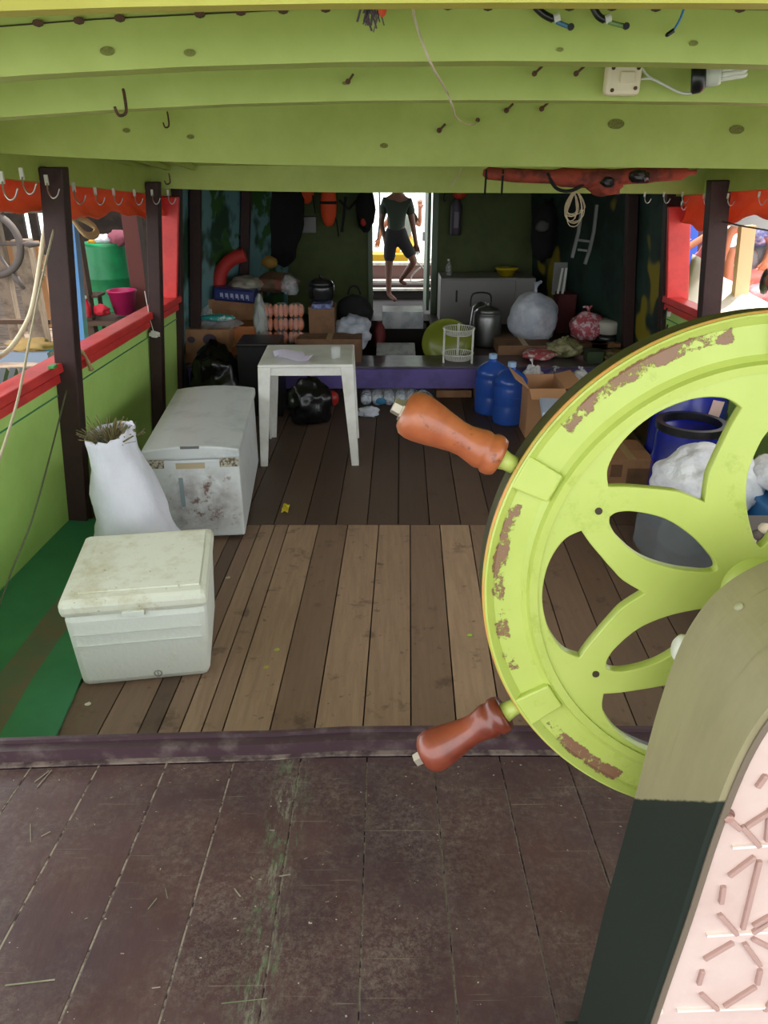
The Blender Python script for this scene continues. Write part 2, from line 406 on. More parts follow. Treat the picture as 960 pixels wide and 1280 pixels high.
# stern deck
dk = NT('worn maroon deck paint', .38)
b0 = dk.mix(dk.ramp(dk.noise(2.5), .35, .65), (84, 58, 58), (66, 48, 54))
sc = dk.math('MULTIPLY', dk.ramp(dk.noise(3.2, None, 10, .75), .38, .62), dk.ramp(dk.noise(55, None, 10, .9), .45, .62))
b0 = dk.mix(dk.math('MULTIPLY', sc, .72), b0, (136, 122, 110))
sep = dk.n('ShaderNodeSeparateXYZ'); dk.l(dk.tc.outputs['Object'], sep.inputs[0]); X_ = sep.outputs[0]
gx = dk.math('SUBTRACT', X_, -.24); gx = dk.math('ABSOLUTE', gx)
gm = dk.math('MULTIPLY', dk.ramp(gx, .0, .06, (1, 1, 1), (0, 0, 0)), dk.ramp(dk.noise(40, dk.map((1.5, .3, 1)), 8, .85), .5, .6))
b0 = dk.mix(gm, b0, dk.mix(dk.ramp(dk.noise(9), .45, .55), (92, 122, 86), (126, 124, 108)))
# scratches
def scratch(vec_rot, sc_, thr):
    m = dk.n('ShaderNodeMapping'); m.inputs['Rotation'].default_value = (0, 0, vec_rot); m.inputs['Scale'].default_value = sc_
    dk.l(dk.tc.outputs['Object'], m.inputs[0]); return dk.ramp(dk.noise(1, m.outputs[0], 3, .6), thr, thr+.02)
b0 = dk.mix(dk.math('MULTIPLY', scratch(.6, (3, 130, 1), .70), .35), b0, (150, 138, 120))
b0 = dk.mix(dk.math('MULTIPLY', scratch(-.9, (2.5, 140, 1), .70), .35), b0, (150, 138, 120))
sp = dk.ramp(dk.noise(75, None, 2), .735, .75); b0 = dk.mix(dk.math('MULTIPLY', sp, .8), b0, (190, 180, 165))
wh = dk.math('MULTIPLY', dk.ramp(dk.noise(2.3, None, 2), .64, .76), dk.ramp(dk.noise(24, None, 8, .8), .5, .64)); b0 = dk.mix(dk.math('MULTIPLY', wh, .45), b0, (158, 150, 134))
dk.l(dk.ramp(dk.noise(8), .3, .7, (.3, .3, .3), (.55, .55, .55)), dk.b.inputs['Roughness'])
dk.bump(dk.noise(14, dk.map((3, 1, 1))), .3, .003); dk.col(b0)
def dz(Y): return .51 + (1.577-Y)*.097
def lipY(x): return 1.665 - .02*(x-.35)**2*1.0 - (.012 if x < -.3 else 0)
g = MB(); xs = [-.046+.18*k for k in range(-11, 17)]
for i in range(len(xs)-1):
    a, b = xs[i]+.0015, xs[i+1]-.0015; y1 = min(lipY(a), lipY(b))-.05
    g.hexa([(a, -1.2, dz(-1.2)-.04), (b, -1.2, dz(-1.2)-.04), (b, lipY(b)-.05, dz(1.6)-.04), (a, lipY(a)-.05, dz(1.6)-.04),
            (a, -1.2, dz(-1.2)), (b, -1.2, dz(-1.2)), (b, lipY(b)-.05, dz(1.6)), (a, lipY(a)-.05, dz(1.6))])
o = link_mesh('deck', g, dk.m, bevel=.002, local=True); o.name = 'trim_31'; o['kind'] = 'structure'
g = MB()   # pale caulking seams
seam = mat('worn caulk', (150, 138, 122), .8, c2=(58, 40, 42), scale=30, lo=.46, hi=.58)
for x in xs[1:-1]: g.box((x, .2, (dz(-1.2)+dz(1.6))/2-.004), (.004, 2.8, .004), M=Matrix.Rotation(-math.atan(.097), 3, 'X'))
struct('trim_32', g, seam)
g = MB(); N = 24
for i in range(N):
    a = -2.1 + i*4.8/N; b = a+4.8/N
    for w0, w1, z0, z1 in ((-.03, 0, .3, .55), (0, .012, .3, .562)):
        g.hexa([(a, lipY(a)+w0, z0), (b, lipY(b)+w0, z0), (b, lipY(b)+w1, z0), (a, lipY(a)+w1, z0), (a, lipY(a)+w0, z1), (b, lipY(b)+w0, z1), (b, lipY(b)+w1, z1), (a, lipY(a)+w1, z1)])
struct('trim_33', g, mat('purple brown paint', (68, 50, 56), .4, c2=(104, 90, 88), scale=14, lo=.5, hi=.72))
g = MB(); g.box((.3, 1.60, .15), (4.4, .04, .6)); struct('wall_deck_riser', g, BROWN)
g = MB(); N = 24  # worn dusty line along the lip
for i in range(N):
    a = -1.9 + i*4.2/N; b = a+4.2/N; g.bar((a, lipY(a)-.038, dz(1.6)+.002), (b, lipY(b)-.038, dz(1.6)+.002), .016, .006)
struct('trim_34', g, mat('dusty edge', (128, 112, 104), .9, c2=(70, 52, 54), scale=14, lo=.42, hi=.58))
rnd = random.Random(21); g = MB()
for i in range(46):
    x = rnd.uniform(-1.1, .55); y = rnd.uniform(.75, 1.55); a = rnd.uniform(0, 3.14); L = rnd.uniform(.004, .03) if i > 7 else rnd.uniform(.04, .09)
    g.bar((x, y, dz(y)+.0003), (x+L*math.cos(a), y+L*math.sin(a), dz(y+L*math.sin(a))+.0003), rnd.uniform(.0012, .003), .0012)
struct('trim_60', g, mat('bare scuffs', (150, 138, 122), .8, c2=(110, 120, 90), scale=12))
# hull below and water
g = MB(); g.box((0.3, 20, -1.25), (240, 260, .1)); wt = NT('water', .12)
wt.b.inputs['Base Color'].default_value = (*srgb((150, 160, 150)), 1); wt.bump(wt.noise(2.2, wt.map((1, 1, 1)), 4), .5, .08)
o = link_mesh('water', g, wt.m); tag(o, 'bright glaring river water around the boats', 'water', kind='stuff')
g = MB(); g.box((.3, 4, -.2), (3.9, 10.5, .25)); struct('trim_35', g, BROWN)
# bow deck, steps and bulwark
g = MB(); g.box((.3, 10.55, -.11), (2.9, 3.2, .22)); g.box((.3, 12.05, .09), (2.9, .3, .22)); g.box((.3, 11.97, .06), (2.9, .12, .08)); struct('trim_36', g, mat('dark bow deck', (40, 30, 30), .7))
WR = mat('white painted wood', (225, 220, 212), .5, c2=(196, 188, 178), scale=6)
g = MB(); g.box((.3, 11.85, .14), (2.4, .12, .03)); g.box((.3, 12.05, .225), (2.4, .16, .04)); struct('trim_37', g, WR)
g = MB(); g.box((.3, 12.25, .25), (2.6, .06, .38)); struct('wall_bow_bulwark', g, mat('brown bulwark', (104, 74, 70), .5))
g = MB(); g.box((.3, 12.26, .46), (2.6, .14, .04)); struct('trim_38', g, WR)

# ---------------------------------------------------------------- ship's wheel
WR_ = .40
wc = Vector((.5475, .979, 1.416))
we1 = Vector((.99885, -.04798, 0)); wn_ = Vector((.04756, .99016, -.13162)); we2 = Vector((.0063, .13147, .9913))
wheel = thing('ships_wheel', "lime green wooden ship's wheel with turned varnished handles and worn paint", "ship's wheel", wc)
wheel.matrix_world = Matrix(((we1.x, we2.x, -wn_.x, wc.x), (we1.y, we2.y, -wn_.y, wc.y), (we1.z, we2.z, -wn_.z, wc.z), (0, 0, 0, 1)))
# in wheel coordinates: x right, y up, +z towards the helmsman
NODE0 = 31 + 2.75 + .4
wp = NT('chipped lime wheel paint', .38)
sep = wp.n('ShaderNodeSeparateXYZ'); wp.l(wp.tc.outputs['Object'], sep.inputs[0])
rad = wp.math('SQRT', wp.math('ADD', wp.math('MULTIPLY', sep.outputs[0], sep.outputs[0]), wp.math('MULTIPLY', sep.outputs[1], sep.outputs[1])))
ang = wp.math('DEGREES', wp.math('ARCTAN2', sep.outputs[1], wp.math('MULTIPLY', sep.outputs[0], -1)))   # 0 at left, + up
bd = wp.ramp(wp.math('ABSOLUTE', wp.math('SUBTRACT', rad, .375)), .009, .025, (1, 1, 1), (0, 0, 0))
def seg(a0, a1, soft=4):
    return wp.math('MULTIPLY', wp.ramp(wp.math('ADD', wp.math('MULTIPLY', wp.math('SUBTRACT', ang, a0), 1/soft/4), .5), .4, .6), wp.ramp(wp.math('ADD', wp.math('MULTIPLY', wp.math('SUBTRACT', a1, ang), 1/soft/4), .5), .4, .6))
segs = wp.math('MAXIMUM', seg(37, 79), wp.math('MAXIMUM', wp.math('MULTIPLY', seg(-25, 20), .93), wp.math('MULTIPLY', seg(-66, -39), .95)))
nz = wp.noise(60, None, 10, .85); big = wp.noise(16, None, 3)
v = wp.math('ADD', wp.math('MULTIPLY', wp.math('MULTIPLY', bd, segs), .42), wp.math('ADD', wp.math('MULTIPLY', nz, .5), wp.math('MULTIPLY', big, .45)))
chip = wp.ramp(v, .855, .875)
g0 = wp.mix(wp.ramp(wp.noise(6), .35, .7), (188, 200, 104), (176, 190, 90))
g0 = wp.mix(wp.math('MULTIPLY', wp.ramp(wp.noise(7, wp.map((1, 1, 6)), 8, .8), .56, .66), .45), g0, (140, 156, 44))
g0 = wp.mix(chip, g0, (136, 98, 76)); wp.bump(wp.math('MULTIPLY', chip, -1), .5, .002); wp.col(g0)
WGD = mat('dark olive wheel edge', (66, 66, 20), .5, c2=(52, 48, 24), scale=10)
def wpart(name, mb, m, **k): return part(name, mb, m, wheel, local=True, **k)
# rim: a turned ring with a shallow channel on the near face
g = MB(); prof = [(.795, 0), (.795, .004), (.825, .006), (.835, -.004), (.855, -.010), (.955, -.010), (.975, -.003), (.985, .001), (.992, 0), (.992, -.012), (.992, -.03), (.80, -.03)]
N = 180; vs = []; m = len(prof)
for k in range(N):
    t = 2*math.pi*k/N
    for r_, z in prof: vs.append((r_*WR_*math.cos(t), r_*WR_*math.sin(t), z))
g.add(vs, [(k*m+i, ((k+1) % N)*m+i, ((k+1) % N)*m+(i+1) % m, k*m+(i+1) % m) for k in range(N) for i in range(m)])
rim = wpart('rim', g, wp.m, smooth=False)
g = MB(); g.lathe([(.992*WR_, -.006), (1.0*WR_, -.007), (1.0*WR_, -.012), (.992*WR_, -.013)], n=180, cap=False); wpart('rim_band', g, mat('bare wood band', (214, 150, 82), .5, c2=(190, 170, 80), scale=20), label='thin bare wood band around the rim', smooth=True)
g = MB(); prof = [(.80, -.03), (.995, -.013), (1.0, -.018), (1.0, -.058), (.97, -.062), (.80, -.05)]
vs = []; m = len(prof)
for k in range(N):
    t = 2*math.pi*k/N
    for r_, z in prof: vs.append((r_*WR_*math.cos(t), r_*WR_*math.sin(t), z))
g.add(vs, [(k*m+i, ((k+1) % N)*m+i, ((k+1) % N)*m+(i+1) % m, k*m+(i+1) % m) for k in range(N) for i in range(m)])
wpart('rim_back', g, WGD, label='dark olive outer edge of the rim', smooth=False)
# cut-out centre plate
cu = bpy.data.curves.new('plate', 'CURVE'); cu.dimensions = '2D'; cu.fill_mode = 'BOTH'; cu.extrude = .0085; cu.bevel_depth = .0015; cu.bevel_resolution = 1
def spl(pts):
    s = cu.splines.new('POLY'); s.points.add(len(pts)-1); s.use_cyclic_u = True
    for p, q in zip(s.points, pts): p.co = (q[0], q[1], 0, 1)
def pol(r_, a): return (r_*WR_*math.cos(R(a)), r_*WR_*math.sin(R(a)), 0)
spl([pol(.815, 2*i) for i in range(180)])
def smoothclosed(corners):
    """corners: list of runs between sharp points"""
    out = []
    for run in corners: out += [tuple(p) for p in smoothpts(run, 6)][:-1]
    return out
NODES = [NODE0+60*k for k in range(6)]; NODES[1] = 90.75
for k in range(6):
    nd = NODES[k]; md = NODE0 + 60*k + 30 - (1.5 if k == 0 else 0)
    outer = [pol(r_, md+a) for r_, a in ((.685, -22.5), (.735, -18), (.768, -10), (.78, 0), (.768, 10), (.735, 18), (.685, 22.5))]
    s1 = [pol(r_, md+a) for r_, a in ((.685, 22.5), (.635, 19.3), (.585, 16), (.53, 11.6), (.478, 6.8), (.40, .8))]
    s2 = [pol(r_, md-a) for r_, a in ((.40, .8), (.478, 6.8), (.53, 11.6), (.585, 16), (.635, 19.3), (.685, 22.5))]
    spl(smoothclosed([outer, s1, [pol(.40, .8+md), pol(.395, md), pol(.40, md-.8)], s2]))
    # lens
    cx = lambda r_, w: (WR_*(r_*math.cos(R(nd)) - w*math.sin(R(nd))), WR_*(r_*math.sin(R(nd)) + w*math.cos(R(nd))), 0)
    L = [(.618, 0), (.60, .030), (.54, .062), (.43, .086), (.31, .072), (.20, .034), (.165, .012)]
    spl(smoothclosed([[cx(r_, w) for r_, w in L], [cx(.165, .012), cx(.16, 0), cx(.165, -.012)], [cx(r_, -w) for r_, w in reversed(L)]]))
tmp = bpy.data.objects.new('tmp', cu); COL.objects.link(tmp)
dg = bpy.context.evaluated_depsgraph_get(); me = bpy.data.meshes.new_from_object(tmp.evaluated_get(dg)); bpy.data.objects.remove(tmp)
me.materials.clear(); me.materials.append(wp.m); pl = bpy.data.objects.new('spoke_plate', me); COL.objects.link(pl); pl.parent = wheel; pl.location = (0, 0, -.010)
# raised blocks where the handles enter, handles, bolts
HW = NT('varnished turned wood', .4)
c_ = HW.mix(HW.ramp(HW.noise(14, HW.map((1, 1, .35)), 6), .35, .65), (178, 100, 60), (146, 70, 42))
c_ = HW.mix(HW.math('MULTIPLY', HW.ramp(HW.noise(50, None, 6), .62, .68), .7), c_, (92, 44, 24)); HW.b.inputs['Coat Weight'].default_value = .3; HW.col(c_)
HW2 = NT('dark red varnished wood', .38)
c_ = HW2.mix(HW2.ramp(HW2.noise(14, HW2.map((1, 1, .35)), 6), .35, .65), (140, 66, 44), (104, 42, 28)); HW2.b.inputs['Coat Weight'].default_value = .4; HW2.col(c_)
hprof = [(.0125, 0), (.0135, .004), (.015, .018), (.016, .022), (.0245, .026), (.0275, .034), (.0275, .043), (.024, .049), (.0255, .054), (.0255, .060), (.0235, .070), (.021, .085), (.0215, .10), (.0245, .12), (.0285, .142), (.031, .160), (.0315, .172), (.029, .184), (.022, .191), (.015, .1925)]
hprof = [(r_*1.13, z*.945) for r_, z in hprof]
for k in range(6):
    a = NODES[k]; u = Vector((math.cos(R(a)), math.sin(R(a)), 0)); w = Vector((-u.y, u.x, 0))
    g = MB(); r0, r1 = .84*WR_, .985*WR_; h0, h1 = .022, .0265
    P0 = [u*r0-w*h0, u*r1-w*h1, u*r1+w*h1, u*r0+w*h0]
    g.hexa([p+Vector((0, 0, -.02)) for p in P0] + [p+Vector((0, 0, .0015)) for p in P0])
    wpart('handle_block', g, wp.m, bevel=.003)
    Mx = Matrix((( w.x, 0, u.x), (w.y, 0, u.y), (0, 1, 0)))
    off = u*(1.0*WR_) + Vector((0, 0, -.028))
    g = MB(); g.lathe([(.013, -.01), (.0135, .012), (.017, .026)], off, 20, Mx); hh = wpart('handle_socket', g, wp.m, smooth=True)
    g = MB(); g.lathe([(r_, z) for r_, z in hprof[4:]], off, 32, Mx)
    hd = wpart('handle', g, HW.m if k % 2 == 0 else HW2.m, smooth=True)
    if k == 2: hd['label'] = 'upper left handle in lighter orange varnish with a steel end nut'
    if k == 3: hd['label'] = 'lower left handle in dark red varnish'
    if k == 2: hd.data.materials[0] = HW.m
    g = MB(); g.lathe([(.017, .181), (.017, .184), (.0125, .1845), (.0115, .197), (0.008, .198)], off, 6, Mx)
    q = part('end_nut', g, mat('tarnished steel', (170, 160, 146), .5, metal=.7), hd, local=True)
    g = MB(); g.lathe([(.0055, -.002), (.0055, .0012), (0, .0014)], u*(.662*WR_), 12); wpart('bolt', g, mat('dark bolt', (60, 48, 30), .7))
g = MB(); g.lathe([(.05, -.02), (.05, .0), (.042, .012), (.02, .02), (0, .022)], (0, 0, 0), 32); wpart('hub', g, wp.m, smooth=True)
g = MB(); g.tube([(0, 0, -.02), (0, 0, -.05)], .02, 16); wpart('hub_back', g, STEEL)

# ---------------------------------------------------------------- binnacle / steering pedestal
YF, YN = .835, .645
left = [(.332, .555), (.337, .614), (.350, .92), (.364, 1.14), (.372, 1.29), (.384, 1.40), (.402, 1.465), (.430, 1.51), (.475, 1.543), (.53, 1.562), (.60, 1.568)]
left = [(p.x, p.z) for p in smoothpts([(x, 0, z) for x, z in left], 5)]
prof = left + [(1.2-x, z) for x, z in reversed(left[:-1])]
PX0, PZ0 = .60, .60
ped = thing('pedestal', 'arch-topped wooden steering pedestal, olive above and near-black green below, with pink-white front', 'steering pedestal', (PX0, (YF+YN)/2, PZ0))
pm = NT('two tone pedestal paint', .5)
sep = pm.n('ShaderNodeSeparateXYZ'); pm.l(pm.tc.outputs['Object'], sep.inputs[0])
line = pm.math('ADD', sep.outputs[2], pm.math('MULTIPLY', sep.outputs[1], 1.0))
line = pm.math('ADD', line, pm.math('MULTIPLY', pm.noise(60, None, 2), .008))
ol = pm.mix(pm.ramp(pm.noise(5, pm.map((3, 3, .6)), 6, .7), .35, .7), (150, 140, 108), (136, 127, 98))
ol = pm.mix(pm.ramp(pm.noise(10, pm.map((1, 6, .4)), 3), .62, .72), ol, (134, 124, 94))
pm.col(pm.mix(pm.ramp(line, .6455, .6465), (26, 36, 30), ol))
g = MB(); n = len(prof); vs = []
th = .012
inn = []
for i, (x, z) in enumerate(prof):
    a = prof[max(i-1, 0)]; b = prof[min(i+1, n-1)]; d = Vector((b[0]-a[0], b[1]-a[1])); d.normalize(); inn.append((x + d.y*th, z - d.x*th))
for (x, z), (xi, zi) in zip(prof, inn):
    vs += [(x, YN, z), (x, YF, z), (xi, YF, zi), (xi, YN, zi)]
g.add(vs, [(i*4+j, (i+1)*4+j, (i+1)*4+(j+1) % 4, i*4+(j+1) % 4) for i in range(n-1) for j in range(4)])
part('side_casing', g, pm.m, ped)
g = MB(); g.prism(inn, YF-.012, YF-.002, 'Y'); part('back_panel', g, mat('olive board', (120, 114, 78), .6), ped)
PK = mat('pink white moulded panel', (212, 188, 180), .5, c2=(198, 170, 162), scale=5, lo=.45, hi=.75, bump=.1)
g = MB(); g.prism([(x+.0, z) for x, z in inn], YN+.003, YN+.012, 'Y')
fp = part('front_panel', g, PK, ped, label='pink-white front panel moulded with a geometric star pattern')
def Q(x, y): return P(x, y, Y=YN+.002)
g = MB()
segs_ = [((927, 1032), (949, 1057)), ((911, 1094), (943, 1070)), ((904, 1107), (901, 1128)), ((899, 1142), (921, 1167)), ((949, 1075), (928, 1160)),
        ((880, 1198), (916, 1177)), ((878, 1212), (873, 1229)), ((876, 1241), (897, 1261)), ((905, 1257), (944, 1232)), ((946, 1229), (950, 1211)), ((950, 1206), (930, 1178)),
        ((941, 1156), (962, 1144)), ((946, 983), (957, 968)), ((958, 1050), (962, 1010)), ((963, 1075), (985, 1100)), ((985, 1100), (983, 1125)), ((978, 1140), (940, 1165)),
        ((965, 1058), (990, 1040)), ((990, 1040), (1010, 1060)), ((940, 1172), (985, 1195)), ((988, 1200), (985, 1225)), ((985, 1225), (955, 1262))]
for dx, dy in ((0, 0), (112, -10), (28, -225)):
    for a, b in segs_:
        A = Q(a[0]+dx, a[1]+dy); B = Q(b[0]+dx, b[1]+dy)
        if any(q.x > 1.2-.385 or q.z > 1.50 or q.x < .372 + max(0, q.z-1.30)*.55 for q in (A, B)): continue
        g = MB(); g.bar(A, B, .006, .008, up=(0, 1, 0)); part('moulded_rib', g, mat('pink mould groove shade', (176, 142, 134), .5), fp, bevel=.001)  # groove shade is put into the darker colour of the ribs
for a, b in (((883, 1168), (1010, 1160)), ((846, 1262), (1010, 1256)), ((915, 1058), (1000, 1052)), ((958, 1290), (846, 1300))):
    g = MB(); g.bar(Q(*a), Q(*b), .004, .006, up=(0, 1, 0)); part('moulded_line', g, mat('white mould', (236, 222, 214), .5), fp)
c = Q(908, 1018); Mx = Matrix(((1, 0, 0), (0, 0, -1), (0, 1, 0)))
g = MB(); g.lathe([(.0088, .000), (.0088, .0022), (.0068, .0024)], c, 20, Mx); part('bolt_recess', g, mat('brown recess ring', (120, 84, 76), .7), fp)  # darker brown ring around the bolt head
g = MB(); g.lathe([(.006, .002), (.006, .006), (.004, .0075)], c + Vector((.001, -.001, -.001)), 6, Mx); part('bolt', g, mat('pinkish bolt', (170, 130, 122), .5), fp)
g = MB(); g.lathe([(.0065, .0), (.0055, .0025), (0, .003)], Q(823, 1264), 16, Mx); part('screw', g, mat('painted screw', (226, 206, 198), .5), fp)
# beading between side casing and panel
g = MB(); b2 = [(x + (xi-x)*.0, YN-.0005, z + (zi-z)*.0) for (x, z), (xi, zi) in zip(prof, inn)]
g.tube([(xi, YN, zi) for xi, zi in inn], .0045, 6); part('edge_bead', g, mat('grey brown bead', (112, 98, 84), .6), ped)
g = MB(); sc_ = P(915, 736, Y=YF-.045); g.lathe([(.0055, -.001), (.0055, .001), (.002, .002)], (.425, YF-.05, 1.507), 14, Matrix.Rotation(R(-42), 3, 'Y')); part('screw', g, mat('greyed washer', (170, 166, 140), .5), ped)
g = MB(); g.lathe([(.02, 0), (.02, .012), (.014, .018), (0, .019)], (.405, YF+.012, 1.40), 20, Matrix.Rotation(R(-80), 3, 'Y')); part('knob', g, WPLAST, ped, label='white round knob on the left side', smooth=True)
g = MB(); g.box((.60, (YF+YN)/2, .58), (.56, YF-YN+.03, .05)); part('foot', g, mat('dark green foot', (26, 36, 30), .5), ped)

# ---------------------------------------------------------------- near things on the floor
# styrofoam box
ST = mat('soiled styrofoam', (230, 234, 226), .75, c2=(204, 200, 172), scale=3.5, lo=.6, hi=.8, bump=.25, bscale=60)
STL = NT('soiled styrofoam lid', .75)
c_ = STL.mix(STL.ramp(STL.noise(4, None, 8, .7), .48, .72), (224, 226, 210), (186, 176, 138))
c_ = STL.mix(STL.math('MULTIPLY', STL.ramp(STL.noise(26, None, 6, .8), .62, .68), .8), c_, (110, 98, 70)); STL.bump(STL.noise(60), .25, .004); STL.col(c_)
bx = thing('styrofoam_box', 'grubby white styrofoam cooler box alone on the floor in front of sack and freezer', 'cooler box', (-1.03, 2.865, 0), R(9))
g = MB(); g.box((0, 0, .178), (.555, .575, .356), taper=.93); part('body', g, ST, bx, bevel=.03, local=True)
g = MB(); g.box((0, 0, .388), (.572, .60, .075)); ld = part('lid', g, STL.m, bx, bevel=.026, local=True)
for a, b in (((-.235, -.27), (.235, -.27)), ((-.235, .27), (.235, .27)), ((-.235, -.27), (-.235, .27)), ((.235, -.27), (.235, .27))):
    pass
g = MB(); g.box((0.02, .01, .428), (.47, .49, .006)); part('raised_panel', g, STL.m, ld, bevel=.003, local=True)
g = MB(); g.box((-.005, -.298, .355), (.085, .012, .02)); part('finger_notch', g, ST, ld, local=True)
for z in (.21, .265): 
    g = MB(); g.box((0, -.273-.022*(z-.1)/.25, z), (.50, .006, .004)); part('moulded_line', g, mat('grey groove', (214, 218, 212), .8), bx, local=True)
g = MB(); g.lathe([(.018, 0), (.018, .012), (.012, .014), (.012, .006), (0, .006)], (.05, -.258, .04), 16, Mx); g.box((.05, -.272, .04), (.004, .006, .03)); part('drain_plug', g, mat('grey plug', (150, 152, 146), .6), bx, local=True)

# chest freezer lying away from the camera
fz = thing('chest_freezer', 'old white chest freezer with stained rusty end and bulging lid beside the left wall', 'freezer', (-1.09, 4.47, 0), R(4.6))
FM = NT('stained freezer end', .4)
sepf = FM.n('ShaderNodeSeparateXYZ'); FM.l(FM.tc.outputs['Object'], sepf.inputs[0])
cx_ = FM.math('ABSOLUTE', FM.math('SUBTRACT', sepf.outputs[0], .03)); cz_ = FM.math('ABSOLUTE', FM.math('SUBTRACT', sepf.outputs[2], .25))
msk = FM.math('MULTIPLY', FM.ramp(cx_, .12, .235, (1, 1, 1), (0, 0, 0)), FM.ramp(cz_, .12, .21, (1, 1, 1), (0, 0, 0)))
gri = FM.math('MULTIPLY', msk, FM.ramp(FM.noise(7, None, 8, .7), .34, .6))
c_ = FM.mix(FM.math('MULTIPLY', gri, .85), (208, 212, 212), (142, 132, 130))
c_ = FM.mix(FM.math('MULTIPLY', msk, FM.ramp(FM.noise(13, None, 8, .75), .54, .62)), c_, (116, 90, 82)); FM.col(c_)
g = MB(); g.box((0, 0, .255), (.505, 1.16, .47)); part('body', g, FM.m, fz, bevel=.012, local=True)
LIDM = mat('scuffed freezer lid', (198, 202, 202), .35, c2=(170, 176, 178), scale=4, lo=.5, hi=.7)
g = MB(); pr = []
for i in range(9):
    x = -.262 + i*.0655; pr.append((x, .552 + .022*(1-(x/.262)**2)))
g.prism([(-.262, .498), (.262, .498)] + pr[::-1], -.60, .60, 'Y'); ld = part('lid', g, LIDM, fz, bevel=.01, local=True)
g = MB(); g.box((0, -.592, .535), (.30, .012, .012)); g.box((-.0, -.597, .566), (.10, .01, .012)); part('lid_handle', g, mat('grey slot', (96, 96, 98), .5), ld, local=True)
SPK = mat('corroded speckled hinge', (176, 170, 152), .8, c2=(92, 82, 66), scale=60, lo=.45, hi=.55)
for s_ in (-1, 1):
    g = MB(); g.box((s_*.20, -.588, .482), (.10, .016, .065)); part('corner_plate', g, SPK, fz, local=True, label='corroded corner plate')
g = MB(); g.box((-.01, -.5825, .455), (.155, .003, .032)); part('tape', g, mat('old brown tape', (176, 160, 130), .6), fz, local=True, label='strip of old brown tape')
g = MB(); g.box((-.07, -.585, .30), (.022, .008, .17)); part('latch_mark', g, mat('blue grey strip', (132, 146, 150), .6), fz, local=True)
for s_ in (-1, 1):
    for t_ in (-1, 1):
        g = MB(); g.lathe([(.02, 0), (.02, .022)], (s_*.21, t_*.52, 0), 10); part('foot', g, BLACK, fz, local=True)

# white woven sack with greens
sk_ = thing('woven_sack', 'tall white woven sack stuffed with dry greens, leaning on the left post', 'sack', (-1.27, 3.56, 0))
g = MB(); rings = [(0, .02, .20, .17), (0.0, 0.0, .235, .2), (.10, .01, .235, .2), (.22, -.01, .215, .185), (.36, -.03, .185, .165), (.50, -.055, .15, .14), (.62, -.075, .13, .125), (.70, -.085, .125, .12), (.765, -.09, .122, .118)]
z_ = rings[1:]; rings = [rings[0]] + [tuple(a_+(b_-a_)*k/3 for a_, b_ in zip(z_[i], z_[i+1])) for i in range(len(z_)-1) for k in range(3)] + [z_[-1]]
vs = []; n = 40
for i, (z, dx, rx, ry) in enumerate(rings[1:]):
    for k in range(n):
        t = 2*math.pi*k/n; w = 1 + .16*noise.noise(Vector((math.cos(t)*1.6+z*2, math.sin(t)*1.6, z*5))) - .10*abs(noise.noise(Vector((math.cos(t)*2.2, math.sin(t)*2.2+z*6, z*7))))
        jag = (.025*noise.noise(Vector((math.cos(t)*4, math.sin(t)*4, 3)))+.03*math.cos(t-.5)) if i == len(rings)-2 else 0
        vs.append((dx*.75 + rx*w*math.cos(t), ry*w*math.sin(t), z + jag))
mm = len(rings)-1
g.add(vs, [(i*n+k, i*n+(k+1) % n, (i+1)*n+(k+1) % n, (i+1)*n+k) for i in range(mm-1) for k in range(n)] + [tuple(range(n))[::-1]])
SACK = NT('white woven sack', .7); SACK.bump(SACK.math('ADD', SACK.noise(5, None, 3), SACK.math('MULTIPLY', SACK.noise(90, SACK.map((1, 1, .3)), 2), .15)), .5, .03)
SACK.col(SACK.mix(SACK.ramp(SACK.noise(5), .4, .7), (222, 222, 234), (208, 210, 222)))
part('bag', g, SACK.m, sk_, smooth=True, solid=.004, local=True)
g = MB(); rnd = random.Random(3)
for i in range(150):
    a = rnd.uniform(0, 6.28); r_ = rnd.uniform(0, .1); b = Vector((-.066 + r_*math.cos(a), r_*math.sin(a), .70+rnd.uniform(0, .05)))
    d = Vector((math.cos(a)*rnd.uniform(.2, 1.2), math.sin(a)*rnd.uniform(.2, 1), rnd.uniform(.2, 1))).normalized()*rnd.uniform(.05, .11)
    g.bar(b, b+d, rnd.uniform(.003, .008), .002, up=(rnd.random(), rnd.random(), 1))
pg = part('greens', g, mat('dry greens', (96, 98, 56), .8, c2=(140, 116, 84), scale=40), sk_, local=True); pg['kind'] = 'stuff'

# white plastic table
tb = thing('plastic_table', 'square white plastic stacking table standing alone in mid floor', 'table', (-.53, 5.34, 0), R(1.5))
g = MB(); g.box((0, 0, .708), (.64, .60, .024)); part('tabletop', g, WPLAST, tb, bevel=.01, local=True)
g = MB()
for s_ in (-1, 1): g.box((0, s_*.283, .672), (.54, .014, .06)); g.box((s_*.303, 0, .672), (.014, .50, .06))
part('apron', g, WPLAST, tb, bevel=.004, local=True)
for sx in (-1, 1):
    for sy in (-1, 1):
        g = MB(); o_ = (sx*.275, sy*.255); p_ = (sx*.318, sy*.285)
        for (wx, wy, ox, oy) in ((.085, .016, 0, sy*.036), (.016, .085, sx*.036, 0)):
            t = [(o_[0]+ox+i*wx/2, o_[1]+oy+j*wy/2, .70) for i, j in ((-1,-1),(1,-1),(1,1),(-1,1))]
            k_ = .55; b = [(p_[0]+ox*k_+i*wx*(k_ if wx > .05 else 1)/2, p_[1]+oy*k_+j*wy*(k_ if wy > .05 else 1)/2, 0) for i, j in ((-1,-1),(1,-1),(1,1),(-1,1))]
            g.hexa(b+t)
        part('leg', g, WPLAST, tb, bevel=.003, local=True)
PAPER = mat('paper', (232, 224, 252), .8)
